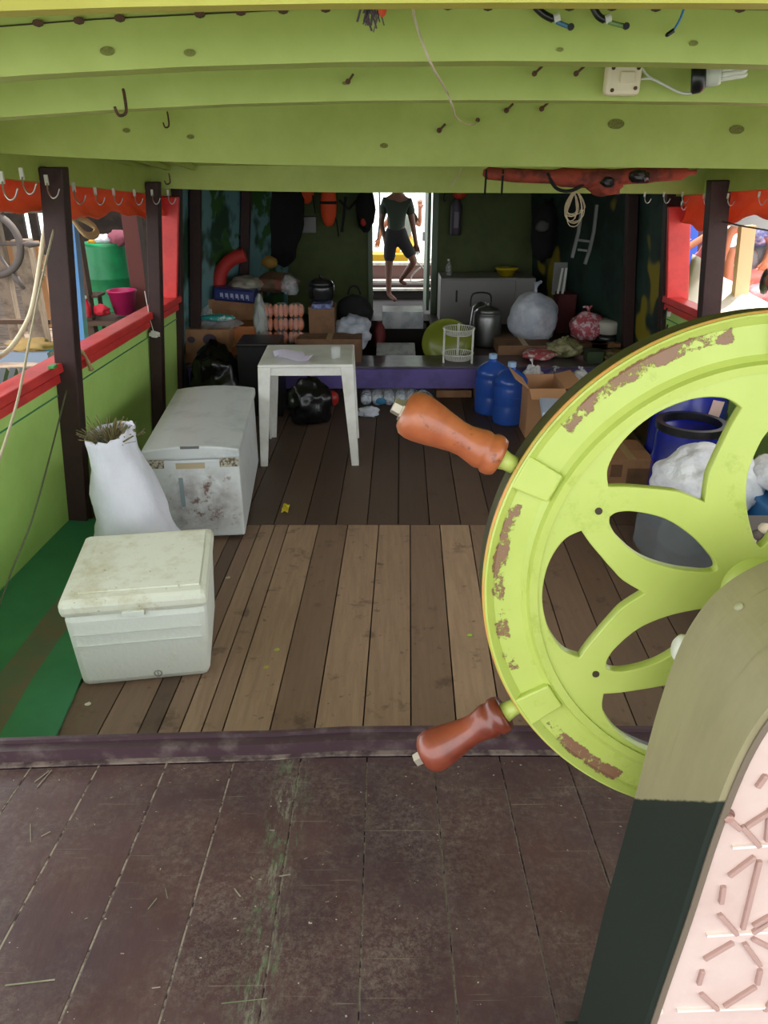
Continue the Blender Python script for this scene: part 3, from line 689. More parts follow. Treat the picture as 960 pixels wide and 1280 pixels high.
for i, (x, y, a) in enumerate(((-.66, 5.30, 12), (-.60, 5.18, -8))):
    g = MB(); Mr = Matrix.Rotation(R(a), 3, 'Z')
    g.grid(lambda u, v: Vector((x, y, .7225+.006*i)) + Mr @ Vector(((u-.5)*.21, (v-.5)*.15, .012*math.sin(u*5+i)+.014)), 8, 3)
    one('paper_sheet', g, PAPER, ('loose paper sheet at the back of the table pile', 'front loose paper sheet on the white table')[i], 'paper', 'papers on the table', solid=.001)
g = MB(); g.lathe([(.026, 0), (.030, .002), (.034, .075), (.031, .075), (.027, .008), (0, .008)], (-.33, 5.22, .7205), 20); one('drinking_glass', g, mat('glass', (225, 230, 230), .05, alpha=.25), 'small clear drinking glass on the right side of the table', 'glass', smooth=True)
# yellow scrap
g = MB(); g.grid(lambda u, v: P(357, 636, Z=.012) + Vector(((u-.5)*.04, (v-.5)*.11, .012*math.sin(u*3+v*4)**2)), 5, 6); one('yellow_peel', g, mat('yellow scrap', (214, 190, 40), .6), 'small yellow peel lying on the dark floor boards', 'scrap', solid=.003)
rnd = random.Random(11)
for i, (x, y, c_, lab) in enumerate(((346, 812, (170, 176, 90), 'pale dry leaf bit on the floor boards right of the cooler'), (333, 834, (168, 160, 80), 'tiny yellowish leaf crumb below another on the boards'), (285, 722, (188, 178, 150), 'pale scrap on the boards beside the cooler box lid'), (110, 880, (214, 208, 190), 'white crumb on the boards under the cooler box'), (587, 794, (160, 190, 70), 'green leaf scrap on the boards left of the wheel'))):
    g = MB(); p = P(x, y, Z=.003); g.grid(lambda u, v: p + Vector(((u-.5)*.028*math.sin(.4+v*2.6), (v-.5)*.02, .004*u*v)), 3, 3); one('leaf_scrap', g, mat('scrap%d' % i, c_, .8), lab, 'leaf scrap', 'scraps on the boards', solid=.001)
# ---------------------------------------------------------------- platform with purple front
pf = thing('bench_platform', 'low raised wooden platform with purple front board across the bow end', 'platform', (.3, 6.5, 0))
DW = mat('dark worn top', (88, 80, 92), .28, c2=(60, 50, 52), scale=5)
g = MB(); g.prism([(-1.70, 6.5), (2.30, 6.5), (2.24, 6.9), (-1.64, 6.9)], .303, .333, 'Z'); part('front_top', g, DW, pf)
g = MB(); g.box((.3, 6.482, .235), (3.96, .035, .17)); part('front_board', g, PURPLE, pf, bevel=.004)
g = MB(); g.prism([(-1.63, 6.9), (-.3, 6.9), (-.3, 8.9), (-1.1, 8.9), (-1.45, 7.9)], .295, .325, 'Z'); part('left_top', g, BROWN, pf)
g = MB(); g.prism([(.5, 6.9), (2.23, 6.9), (2.05, 7.9), (1.7, 8.9), (.5, 8.9)], .295, .325, 'Z'); part('right_top', g, BROWN, pf)
for x in (-1.2, .3, 1.9):
    g = MB(); g.box((x, 6.6, .15), (.06, .06, .30)); part('leg', g, BROWN, pf)
# step inside the doorway
g = MB(); g.box((.17, 8.75, .16), (.66, .4, .32)); one('door_step', g, BROWN, 'dark wooden step at the foot of the bow doorway', 'step', bevel=.006)

# ---------------------------------------------------------------- generic builders for clutter
def zpx(y, Y): return P(480, y, Y=Y).z
def carton(x0, x1, y0, y1, Y, label, depth=.3, m=None, flaps=False, rz=0, group=None, name='cardboard_box', base=None, tape=True, cat='box'):
    """box whose front face spans photo columns x0..x1 and rows y0 (top)..y1 (bottom) at distance Y"""
    a = P(x0, y1, Y=Y); b = P(x1, y1, Y=Y); z0 = a.z if base is None else base; z1 = zpx(y0, Y); w = b.x-a.x; h = max(z1-z0, .04)
    m = m or CARD
    t = thing(name, label, cat, ((a.x+b.x)/2, Y+depth/2, z0), rz, group)
    g = MB()
    if flaps:
        k = .006
        for c, s in (((0, -depth/2, h/2), (w, k, h)), ((0, depth/2, h/2), (w, k, h)), ((-w/2, 0, h/2), (k, depth, h)), ((w/2, 0, h/2), (k, depth, h)), ((0, 0, k/2), (w, depth, k))): g.box(c, s)
        part('body', g, m, t, local=True)
        for sx, ang in ((-1, 35), (1, 15)):
            g = MB(); L = w*.48; g.bar((sx*w/2, 0, h), (sx*(w/2+L*math.cos(R(ang))), 0, h+L*math.sin(R(ang))), depth, .005, up=(0, 0, 1)); part('flap', g, m, t, local=True)
        g = MB(); g.bar((0, -depth/2, h), (0, -depth/2-.12, h-.05), w*.98, .005); part('flap', g, m, t, local=True)
    else:
        g.box((0, 0, h/2), (w, depth, h)); part('body', g, m, t, local=True, bevel=.004)
        if tape:
            g = MB(); g.box((0, 0, h+.0008), (.05, depth, .0012)); part('tape', g, mat('parcel tape', (176, 150, 108), .35), t, local=True)
            g = MB(); g.box((0, 0, h+.0004), (w*.99, .003, .001)); part('flap_seam', g, CARDD, t, local=True)
    return t, w, h, depth
def bag(x0, x1, y0, y1, Y, label, m, depth=None, seed=0, name='plastic_bag', cat='bag', knot=True, amp=.25, group=None, base=None, fill=None):
    a = P(x0, y1, Y=Y); b = P(x1, y1, Y=Y); z0 = a.z if base is None else base; z1 = zpx(y0, Y); w = b.x-a.x; h = z1-z0; depth = depth or w*.8
    t = thing(name, label, cat, ((a.x+b.x)/2, Y+depth/2, z0), 0, group)
    hb = h*(.84 if knot else 1)
    g = MB(); g.blob((0, 0, hb*.5), (w, depth, hb*1.05), amp=amp, freq=1.7, sub=4, seed=seed, flat=.88, fold=.5)
    lo = min(v.z for v in g.v)
    for v in g.v: v.z -= lo
    part('bag', g, m, t, local=True, smooth=True)
    if knot:
        g = MB(); rn = random.Random(seed)
        g.lathe([(w*.10, hb*.9), (w*.03, hb*.99), (w*.05, hb*1.04)], n=10, cap=False)
        for k in range(4):
            an = rn.uniform(0, 6.28); r2 = w*rn.uniform(.08, .2); g.tube(smoothpts([(0, 0, hb), (r2*.4*math.cos(an), r2*.4*math.sin(an), h*.98), (r2*math.cos(an), r2*math.sin(an), h*rn.uniform(.93, 1.02))], 3), [w*.02]*3+[w*.035]*3+[w*.012], 5)
        part('tied_top', g, m, t, local=True, smooth=True)
    if fill:
        rn = random.Random(seed+5)
        for k, fm in enumerate(fill):
            g = MB(); g.blob((w*rn.uniform(-.25, .25), depth*rn.uniform(-.42, -.2), hb*rn.uniform(.25, .7)), (w*.28, .08, hb*.22), amp=.3, sub=2, seed=k); part('content', g, fm, t, local=True, smooth=True)
    return t

# ---------------------------------------------------------------- left side clutter
carton(226, 285, 440, 462, 6.62, 'lower of two printed cartons stacked at the far left of the platform', m=CARD, base=.333, tape=False)
t, w, h, d = carton(228, 288, 412, 440, 6.62, 'upper printed carton with dark oval marks at the far left of the platform', m=CARD)
for x, r_ in ((-.12, .028), (.04, .05)):
    g = MB(); g.lathe([(r_, 0), (r_, .002)], (x, -d/2, h*.55), 20, Mx, sx=1.2); part('printed_oval', g, mat('carton print', (74, 62, 76), .7), t, local=True)
carton(262, 322, 374, 412, 7.15, 'tall plain brown carton behind the printed cartons', m=CARD, base=.333, depth=.45)
carton(288, 330, 408, 432, 6.85, 'small orange-brown carton between printed cartons and bread bags', m=mat('orange brown card', (176, 110, 62), .8), base=.333, tape=False)
# teal packet
g = MB(); g.blob((P(272, 397, Y=6.7)), (.30, .12, .06), amp=.1, sub=3, seed=2); one('teal_packet', g, mat('teal packet', (52, 156, 150), .4, c2=(200, 220, 214), scale=14, lo=.55, hi=.6), 'flat teal and white packet lying on the printed cartons', 'packet', smooth=True)
bag(246, 268, 386, 412, 6.7, 'small clear crumpled bag on the printed carton', CLEAR, knot=False, seed=4)
bag(255, 300, 402, 414, 6.64, 'flat clear plastic film on the printed cartons', CLEAR, knot=False, seed=14)
# blue pack with light marks
bp = thing('blue_pack', 'dark blue pack with a row of pale letters on top of the tall carton', 'pack', P(293, 378, Y=7.1))
g = MB(); g.box((0, .12, .06), (.37, .26, .115), M=Matrix.Rotation(R(5), 3, 'Y')); part('pack', g, mat('blue pack', (32, 42, 104), .35), bp, bevel=.02, local=True)
for k in range(6):
    g = MB(); x = -.11+k*.046; g.box((x, -.012, .06-.0874*x), (.022, .006, .035)); g.box((x+.012, -.012, .05-.0874*x), (.006, .006, .045)); part('letter_mark', g, mat('pale print', (160, 166, 200), .6), bp, local=True)
# red roll
g = MB(); g.tube(smoothpts([P(273, 358, Y=7.3), P(277, 338, Y=7.3), P(290, 324, Y=7.3), P(306, 318, Y=7.3)], 5), .062, 14); one('red_fender_roll', g, mat('dull red cloth', (176, 44, 40), .6), 'bent red cloth roll above the blue pack', 'roll', smooth=True)
bag(284, 325, 348, 368, 7.2, 'pale crumpled sheet heap behind the blue pack', mat('dull pale plastic', (150, 146, 132), .4, bump=.6, bscale=12), knot=False, seed=8, depth=.3, base=zpx(368, 7.2))
bag(318, 372, 345, 368, 7.3, 'olive and brown bundle lying on top of the bread bags', mat('olive bundle', (98, 84, 64), .6, c2=(120, 60, 50), scale=6), knot=False, seed=9, depth=.35)
g = MB(); g.blob(P(337, 328, Y=7.9), (.16, .12, .12), sub=3, seed=3); one('ochre_bundle', g, mat('ochre', (140, 106, 40), .8), 'small ochre bundle hanging below the black bag', 'bundle', smooth=True)
# bread packs
BR = mat('bread', (226, 130, 70), .6, c2=(196, 84, 44), scale=14)
for row in range(3):
    for c_ in range(3):
        x = 332 + c_*19; y = 389 + row*17; p = P(x, y+8, Y=6.86)
        t = thing('bread_pack', ['top', 'middle', 'bottom'][row] + ' row ' + ['left', 'centre', 'right'][c_] + ' clear pack of orange bread rolls', 'bread pack', p, 0, 'bread packs stacked behind the table')
        for k in range(3):
            g = MB(); g.blob(((k-1)*.043, .03, .055), (.05, .10, .115), amp=.08, sub=2, seed=k+row*3+c_); part('bread_roll', g, BR, t, local=True, smooth=True)
        g = MB(); g.blob((0, .03, .06), (.155, .15, .135), amp=.12, sub=3, seed=row*5+c_+20, fold=.3); part('wrapper', g, CLEAR, t, local=True, smooth=True)
bag(318, 334, 372, 428, 6.8, 'pale crumpled plastic sheet hanging left of the bread packs', mat('grey film', (176, 182, 176), .3, alpha=.8, bump=.9), knot=False, seed=15, depth=.14)
bag(352, 372, 346, 370, 6.95, 'clear shiny bag bulging on top of the bread packs', CLEAR, knot=False, seed=16)
# dark cooler in front
t, w, h, d = carton(300, 352, 432, 492, 6.15, 'black hard case standing on the floor between freezer and table', m=BLACK, name='black_case', tape=False, base=0, cat='case', depth=.35)
g = MB(); g.box((.0, 0, h), (w*1.02, d*1.02, .03)); part('lid', g, BLACK, t, local=True, bevel=.01)
bag(232, 300, 446, 492, 6.0, 'heap of black bin bags on the floor behind the freezer', mat('black film', (16, 16, 18), .25, bump=.6, bscale=9), knot=False, seed=21, amp=.35, base=0, depth=.45)
bb = bag(358, 414, 470, 530, 5.85, 'glossy black tied bin bag on the floor under the table', mat('black film', (16, 16, 18), .25), seed=22, base=0, amp=.22)
g = MB(); g.blob(P(415, 498, Y=6.3), (.12, .12, .14), sub=2); one('red_can', g, mat('red enamel', (170, 40, 34), .4), 'small red object on the floor behind the black bin bag', 'can', smooth=True)
# rice cooker on box
carton(387, 419, 384, 426, 6.9, 'upright brown carton under the dark round pot', m=CARDD, depth=.26, tape=False)
g = MB(); p = P(402, 386, Y=6.88); g.box(p + Vector((0, .11, .015)), (.18, .2, .045)); one('blue_tray', g, mat('blue white print', (120, 130, 176), .4, c2=(50, 56, 90), scale=30), 'small blue and white printed tray under the dark pot', 'tray', bevel=.01)
pot = thing('round_pot', 'dark round pot with domed lid on the upright carton', 'pot', P(401, 378, Y=7.0) + Vector((0, .1, .0)))
g = MB(); g.lathe([(.09, 0), (.115, .03), (.12, .12), (.115, .135)], n=28); part('bowl', g, mat('dark glaze', (34, 34, 36), .2), pot, local=True, smooth=True)
g = MB(); g.lathe([(.118, .135), (.1, .17), (.05, .195), (0, .20)], n=28); g.lathe([(.012, .2), (.018, .22), (0, .225)], n=12); part('lid', g, mat('dark glaze', (34, 34, 36), .2), pot, local=True, smooth=True)
# black backpack
bpk = bag(421, 465, 371, 415, 7.3, 'black backpack with a small white badge beside the doorway', BLACKF, name='backpack', knot=False, seed=31, amp=.12, depth=.22)
g = MB(); g.box((.0, -.01, .24), (.05, .01, .03)); part('badge', g, WPLAST, bpk, local=True, label='small white badge')
g = MB(); g.tube(smoothpts([(-.06, 0, .33), (-.03, -.02, .40), (.03, -.02, .40), (.06, 0, .33)], 4), .01, 8); part('carry_loop', g, BLACKF, bpk, local=True)
bag(419, 462, 398, 440, 6.9, 'grey translucent plastic bag in front of the backpack', MILKY, knot=False, seed=33, amp=.3)
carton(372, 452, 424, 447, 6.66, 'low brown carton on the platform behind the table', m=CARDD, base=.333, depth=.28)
g = MB(); g.blob(P(474, 420, Y=7.3), (.12, .2, .28), sub=3, seed=5); one('dark_red_bundle', g, mat('dark red', (96, 26, 30), .7), 'dark red bundle standing by the backpack', 'bundle', smooth=True)
# steps area: foil tray, papers
t, w, h, d = carton(478, 529, 390, 411, 7.9, 'silvery white box lid catching light below the doorway', m=mat('silvery card', (196, 198, 200), .35, c2=(160, 164, 170), scale=5), tape=False, name='silver_box', depth=.35)
g = MB(); c = P(495, 440, Y=6.9); g.box((c.x, 7.05, zpx(441, 7.05)), (.36, .34, .05), M=Matrix.Rotation(R(12), 3, 'X')); one('foam_lid', g, mat('foam grey', (190, 192, 194), .7, c2=(150, 152, 156), scale=9), 'grey-white foam lid lying on the platform in the middle', 'lid', bevel=.008)
carton(476, 533, 411, 446, 8.0, 'dark crate under the silvery box', m=mat('very dark wood', (34, 28, 26), .8), tape=False, name='dark_crate', cat='crate')
# under platform
pk = thing('bottle_pack', 'shrink-wrapped silvery bottle pack lying on the floor under the platform edge', 'bottle pack', P(495, 506, Y=6.35))
for k in range(6):
    g = MB(); x = -.255+k*.098; g.lathe([(.03, -.1), (.046, -.09), (.048, 0), (.044, .01), (.048, .02), (.046, .09), (.03, .1)], (x, .05, .055), 16, Mx); part('bottle', g, mat('wrapped bottle', (190, 196, 206), .25, c2=(120, 130, 145), scale=20), pk, local=True, smooth=True)
g = MB(); g.blob((0, .05, .062), (.63, .23, .135), amp=.06, sub=4, seed=2, fold=.4); part('wrap', g, CLEAR, pk, local=True, smooth=True)
g = MB(); g.blob((-.13, -.062, .05), (.09, .02, .06), sub=2); part('label_print', g, mat('blue print', (36, 110, 150), .5), pk, local=True, smooth=True)
bag(447, 472, 511, 525, 6.1, 'crumpled white paper scrap on the dark floor by the table leg', mat('crumpled paper', (196, 200, 212), .8), knot=False, seed=41, name='crumpled_paper', cat='paper', amp=.4, base=0, depth=.1)
carton(545, 589, 488, 507, 6.7, 'flat brown carton on the floor under the platform', m=CARD, base=0, tape=False)
carton(591, 603, 484, 507, 6.72, 'narrow carton end beside the flat one under the platform', m=CARDD, base=0, tape=False)
# green basin, rack, jars
g = MB(); c = P(560, 432, Y=7.0); Mb = Matrix.Rotation(R(62), 3, 'X'); g.lathe([(0, .08), (.15, .08), (.22, 0), (.235, 0), (.235, -.01), (.16, .10), (0, .10)], c + Vector((0, .1, 0)), 32, Mb); one('green_basin', g, mat('olive green plastic', (118, 126, 40), .3), 'olive green plastic basin tilted up behind the white rack', 'basin', smooth=True)
rk = thing('wire_rack', 'small round two-tier white plastic rack on the purple platform', 'rack', (P(573, 451, Y=6.62).x, 6.70, .333))
W2 = mat('white plastic bright', (206, 206, 196), .4)
for z in (.02, .235):
    g = MB(); g.lathe([(.135, .05), (.142, .05), (.142, .056), (.135, .056), (.135, .05)], (0, 0, z), 32, cap=False)
    g.lathe([(.105, .0), (.112, .0), (.112, .006), (.105, .006), (.105, 0)], (0, 0, z), 32, cap=False)
    for k in range(40):
        t_ = 2*math.pi*k/40; g.bar((.108*math.cos(t_), .108*math.sin(t_), z), (.137*math.cos(t_), .137*math.sin(t_), z+.055), .005, .003)
    for k in range(-4, 5): l = math.sqrt(.108**2-(k*.025)**2); g.bar((k*.025, -l, z+.002), (k*.025, l, z+.002), .004, .004); g.bar((-l, k*.025, z+.002), (l, k*.025, z+.002), .004, .004)
    part('basket_tier', g, W2, rk, local=True)
for k in range(3):
    t_ = R(-155 + 120*k + 0); x, y = .142*math.cos(t_), .142*math.sin(t_)
    g = MB(); g.tube([(x, y, 0), (x, y, .30)], .0095, 8); part('upright', g, W2, rk, local=True)
jr = thing('steel_pot', 'tall lidded metal pot standing behind the white rack', 'pot', (P(609, 450, Y=7.2).x, 7.35, .325))
GM = mat('dull metal', (110, 110, 108), .3, metal=.8)
g = MB(); g.lathe([(.13, 0), (.135, .02), (.135, .27), (.125, .30), (.13, .31)], n=30); part('body', g, GM, jr, local=True, smooth=True)
g = MB(); g.lathe([(.132, .31), (.09, .35), (.03, .37), (.02, .39), (.03, .40), (0, .405)], n=30); part('lid', g, GM, jr, local=True, smooth=True)
# grey cabinet (fridge lying) with yellow bowl
fr = thing('grey_cabinet', 'dark grey metal cabinet standing against the bulkhead right of the doorway', 'cabinet', (P(606, 440, Y=8.3).x, 8.55, .325))
GR = mat('grey enamel', (128, 124, 122), .4)
hh_ = zpx(348, 8.3)-.325
g = MB(); g.box((0, 0, hh_/2), (1.0, .44, hh_)); part('body', g, GR, fr, local=True, bevel=.01)
g = MB(); g.box((-.1, -.223, hh_*.55), (.78, .012, hh_*.82)); dd = part('door', g, GR, fr, local=True, bevel=.005)
g = MB(); g.box((-.33, -.235, hh_*.62), (.02, .02, .12)); part('handle', g, BLACK, dd, local=True)
g = MB(); g.lathe([(0, 0), (.07, 0), (.12, .07), (.125, .07), (.125, .085), (0, .085)], (P(633, 368, Y=8.4).x, 8.5, .325+hh_), 24); one('yellow_bowl', g, mat('yellow plastic', (196, 172, 24), .35), 'upturned yellow plastic bowl on the grey cabinet', 'bowl', smooth=True)
bo = thing('clear_bottle', 'small clear bottle standing on the left end of the grey cabinet', 'bottle', (P(556, 368, Y=8.4).x+.04, 8.5, .325+hh_))
g = MB(); g.lathe([(.028, 0), (.03, .01), (.03, .09), (.012, .13), (.012, .15)], n=16); part('body', g, CLEAR, bo, local=True, smooth=True)
g = MB(); g.lathe([(.014, .15), (.014, .168), (0, .168)], n=12); part('cap', g, WPLAST, bo, local=True)
for k, (x, Yk, r_, hk, lab) in enumerate(((600, 7.7, .10, .22, 'dark kettle behind the steel pot'), )):
    t = thing('kettle', lab, 'kettle', (P(x, 400, Y=Yk).x, Yk, .325))
    g = MB(); g.lathe([(r_, 0), (r_*1.1, .05), (r_*.8, .30), (.03, .34), (0, .35)], n=24); part('body', g, GM, t, local=True, smooth=True)
    g = MB(); g.tube(smoothpts([(-.1, 0, .3), (-.08, 0, .42), (.08, 0, .42), (.1, 0, .3)], 5), .008, 8); part('handle', g, BLACK, t, local=True)
# blue water jugs
BJ = mat('blue jug plastic', (44, 84, 170), .22, alpha=.93)
for i, (x, Yj, lab) in enumerate(((637, 6.0, 'blue water jug standing furthest forward, touching the opened carton'), (613, 6.27, 'blue water jug half hidden behind its neighbour, nearer the rack'))):
    t = thing('water_jug', lab, 'water jug', (P(x, 500, Y=Yj).x, Yj, 0), 0, 'blue water jugs')
    g = MB(); g.lathe([(.11, 0), (.132, .012), (.135, .03), (.135, .15), (.129, .165), (.135, .18), (.135, .30), (.129, .315), (.135, .33), (.132, .365), (.10, .405), (.045, .435), (.031, .445), (.031, .47)], n=36); part('bottle', g, BJ, t, local=True, smooth=True)
    g = MB(); g.lathe([(.034, .462), (.034, .495), (.03, .5), (0, .5)], n=20); part('cap', g, mat('pale blue cap', (150, 180, 214), .3), t, local=True)
    g = MB(); g.box((.02, -.134, .24), (.10, .004, .012)); part('embossed_band', g, BJ, t, local=True)
# ---------------------------------------------------------------- right side clutter on platform
bag(637, 700, 357, 434, 7.1, 'large bulging white translucent bin bag on the platform right of the cabinet', MILKY, name='bin_bag', seed=51, amp=.12, depth=.4, base=zpx(434, 7.1), fill=[mat('pink blob', (190, 110, 110), .6), WPLAST, mat('blue grey blob', (120, 130, 160), .6)])
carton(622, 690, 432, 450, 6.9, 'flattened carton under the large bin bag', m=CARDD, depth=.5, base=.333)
bag(715, 756, 386, 430, 7.3, 'clear bag of pink wrapped sweets with knotted top', mat('pink film', (196, 92, 104), .4, c2=(230, 200, 206), scale=22, lo=.5, hi=.56), seed=52, amp=.2, base=zpx(430, 7.3))
carton(716, 757, 430, 460, 7.2, 'brown carton under the bag of pink sweets', m=CARDD, depth=.3, base=.333, tape=False)
bag(686, 728, 424, 460, 6.75, 'clear bag of yellow-green vegetables beside the sweets bag', mat('greenish film', (116, 114, 74), .4, alpha=.9, c2=(170, 168, 130), scale=14), seed=53, amp=.3, base=.333)
bag(655, 696, 441, 458, 6.66, 'flat bag of red and white packets on the platform edge', mat('red white film', (166, 66, 70), .4, c2=(210, 200, 200), scale=16, lo=.5, hi=.6), knot=False, seed=54, base=.333)
pt = thing('white_tub', 'white lidded tub on a dark stacked pot beside the orange jerrycan', 'tub', (P(763, 430, Y=7.25).x, 7.4, zpx(431, 7.25)))
g = MB(); g.lathe([(.085, .075), (.12, .09), (.128, .19), (.11, .205), (0, .207)], n=30); part('tub', g, mat('dull white', (190, 186, 172), .5), pt, local=True, smooth=True)
g = MB(); g.lathe([(.11, 0), (.12, .02), (.12, .07), (.10, .078), (0, .078)], n=30); part('dark_base_pot', g, mat('dark glaze', (34, 34, 36), .2), pt, local=True, smooth=True)
carton(736, 786, 431, 466, 7.2, 'carton carrying the white tub', m=CARD, depth=.34, base=.333)
t, w, h, d = carton(732, 752, 440, 468, 6.62, 'small dark green tin box on the platform edge', m=mat('dark green tin', (52, 66, 44), .5), depth=.15, base=.333, tape=False, name='tin_box')
bag(752, 790, 440, 470, 6.6, 'yellow-brown patterned bag at the right end of the platform', mat('yellow brown film', (110, 98, 50), .5, c2=(60, 52, 36), scale=18), knot=False, seed=55, base=.333)
jc = thing('jerrycan', 'orange-red jerrycan standing against the right painted wall', 'jerrycan', (P(769, 404, Y=7.6).x-.02, 7.75, zpx(404, 7.6)))
g = MB(); hj = zpx(360, 7.6)-zpx(404, 7.6); g.box((0, 0, hj/2), (.19, .3, hj)); part('body', g, mat('orange red plastic', (186, 60, 28), .4), jc, local=True, bevel=.03)
g = MB(); g.lathe([(.025, hj), (.025, hj+.03), (0, hj+.03)], (.04, -.08, 0), 16); part('cap', g, WPLAST, jc, local=True)
g = MB(); g.tube(smoothpts([(-.02, -.08, hj-.01), (-.02, -.04, hj+.035), (-.02, .06, hj+.035), (-.02, .1, hj-.01)], 4), .014, 8); part('handle', g, mat('orange red plastic', (186, 60, 28), .4), jc, local=True)
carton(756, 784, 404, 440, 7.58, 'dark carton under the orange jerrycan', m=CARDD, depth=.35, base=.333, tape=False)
carton(694, 716, 368, 420, 7.9, 'dark red tall box behind the large bin bag', m=mat('dark red box', (84, 22, 26), .7), depth=.25, base=.325, tape=False, name='red_box')
# steel sheet and two white sticks
g = MB(); c = P(702, 350, Y=8.0); g.box((c.x, 8.1, c.z), (.14, .02, .32)); one('steel_sheet', g, mat('grey steel', (120, 120, 116), .35, metal=.6), 'upright grey steel sheet above the dark red box', 'sheet', bevel=.004)
for k, (xa, ya, xb, yb) in enumerate(((703, 335, 697, 367), (708, 335, 703, 367))):
    g = MB(); g.bar(P(xa, ya, Y=7.85), P(xb, yb, Y=7.85), .02, .02); one('white_stick', g, W2, ('left', 'right')[k] + ' one of two white sticks above the dark red box', 'stick', 'white sticks')
# floor items to the right
t, w, h, d = carton(656, 700, 486, 552, 5.62, 'opened brown carton with raised flaps right of the water jugs', m=mat('light cardboard', (186, 138, 98), .85), flaps=True, depth=.42, base=0)
carton(706, 728, 482, 520, 5.95, 'second opened carton behind the flapped one', m=CARD, flaps=True, depth=.3, base=0)
bag(650, 680, 452, 494, 6.3, 'bundle of white woven cloth standing behind the opened carton', mat('white fibre', (214, 214, 218), .8, bump=.8, bscale=40), seed=61, amp=.3, name='white_bundle', cat='bundle', base=0)
bag(676, 712, 462, 492, 6.15, 'clear plastic bag between white bundle and opened cartons', CLEAR, seed=62, base=.12)
carton(672, 716, 488, 530, 6.2, 'dark crate under the clear bags', m=mat('very dark wood', (34, 28, 26), .8), depth=.28, tape=False, base=0, name='dark_crate', cat='crate')
bag(710, 742, 462, 492, 5.95, 'white crumpled plastic bag behind the wheel rim', mat('whitish film', (206, 206, 214), .4, alpha=.85, bump=.8), seed=63, base=.26, fill=[mat('red blob', (200, 44, 36), .6)])
g = MB(); g.blob(P(722, 492, Y=5.8) + Vector((0, 0, .0)), (.12, .1, .07), sub=3); one('red_packet', g, mat('red enamel', (170, 40, 34), .4), 'small red packet at the mouth of the opened cartons', 'packet', smooth=True)
tt = thing('plastic_tote', 'pale translucent storage box with white lid right of the opened carton', 'storage box', (1.33, 5.18, 0), R(-8))
TOT = mat('pale tote plastic', (150, 170, 206), .3, alpha=.8)
g = MB(); g.box((0, 0, .18), (.42, .32, .36), taper=.88); part('body', g, TOT, tt, local=True, bevel=.02)
g = MB(); g.box((0, 0, .375), (.46, .36, .035)); part('lid', g, mat('pale lid', (186, 198, 222), .35), tt, local=True, bevel=.012)
# brown carton with panels, seen through the wheel
t, w, h, d = carton(758, 812, 574, 612, 4.45, 'brown carton with printed panels seen through the upper wheel opening', m=CARD, base=0, depth=.36)
g = MB()
g.box((-w*.33, -d/2-.001, h*.72), (w*.26, .002, h*.3)); part('printed_panel', g, CARDD, t, local=True)
g = MB(); g.box((w*.2, -d/2-.001, h*.5), (w*.55, .002, h*.55)); part('printed_panel', g, CARDD, t, local=True)
g = MB(); g.box((-.02, -d/2-.002, h*.25), (w*.2, .002, h*.25)); part('paper_label', g, WPLAST, t, local=True)
# drums
BD = mat('blue drum plastic', (26, 34, 150), .25, c2=(20, 28, 120), scale=4)
def drum(x, Y, r_, h, label, open_top, m=BD, name='plastic_drum', z=0, tag_=False):
    t = thing(name, label, 'drum', (x, Y, z))
    pr = [(r_*.93, 0), (r_, .02), (r_, h*.30), (r_*1.035, h*.315), (r_*1.035, h*.335), (r_, h*.35), (r_, h*.63), (r_*1.035, h*.645), (r_*1.035, h*.665), (r_, h*.68), (r_, h*.9), (r_*.95, h*.96), (r_*.95, h)]
    if open_top: pr += [(r_*.88, h), (r_*.88, h*.5), (0, h*.5)]
    else: pr += [(0, h)]
    g = MB(); g.lathe(pr, n=40); part('body', g, m, t, local=True, smooth=True)
    if open_top:
        g = MB(); g.lathe([(r_*.86, h-.03), (r_*1.04, h-.03), (r_*1.04, h+.012), (r_*.86, h+.012), (r_*.86, h-.03)], n=40, cap=False); part('rim', g, BLACK, t, local=True, label='black rim ring')
    return t
drum(1.73, 4.12, .185, .62, 'smaller blue plastic drum with open black rim seen through the wheel', True)
t = drum(1.93, 4.68, .225, .78, 'larger blue plastic drum with a paper tag, behind the open one', False)
g = MB(); g.box((.07, -.228, .60), (.07, .004, .10), M=Matrix.Rotation(R(10), 3, 'Y')); part('paper_tag', g, mat('pinkish paper', (226, 190, 186), .7), t, local=True)
# clear tote with white bag
ct = thing('clear_tote', 'clear plastic box under the white bag, seen through the wheel lens', 'storage box', (1.62, 3.72, 0))
g = MB()
for c, s in (((0, -.17, .16), (.40, .008, .32)), ((0, .17, .16), (.40, .008, .32)), ((-.2, 0, .16), (.008, .34, .32)), ((.2, 0, .16), (.008, .34, .32)), ((0, 0, .004), (.40, .34, .008)), ((0, 0, .32), (.43, .37, .012))): g.box(c, s)
part('shell', g, mat('clear tote plastic', (160, 164, 168), .2, alpha=.4), ct, local=True)
g = MB(); g.blob((.02, 0, .12), (.30, .26, .20), sub=3, seed=6); part('content', g, mat('grey contents', (104, 106, 108), .6, c2=(60, 60, 64), scale=9), ct, local=True, smooth=True)
wb = thing('white_bag', 'gathered white sack lying on the clear box behind the wheel', 'bag', (1.68, 3.66, .33))
g = MB(); g.blob((0, 0, .17), (.54, .42, .34), amp=.16, freq=1.3, sub=5, seed=71, flat=.8, fold=.8); lo = min(v.z for v in g.v)
for v in g.v: v.z -= lo
part('bag', g, WHITEM, wb, local=True, smooth=True)
g = MB(); c0 = Vector((.03, -.20, .09))
for k in range(9):
    a = k*.7; g.tube([c0, c0+Vector((.06*math.cos(a), .01, .06*math.sin(a))), c0+Vector((.13*math.cos(a), .035, .13*math.sin(a)))], [.008, .005, .001], 5)
part('gather_folds', g, WHITEM, wb, local=True, smooth=True)
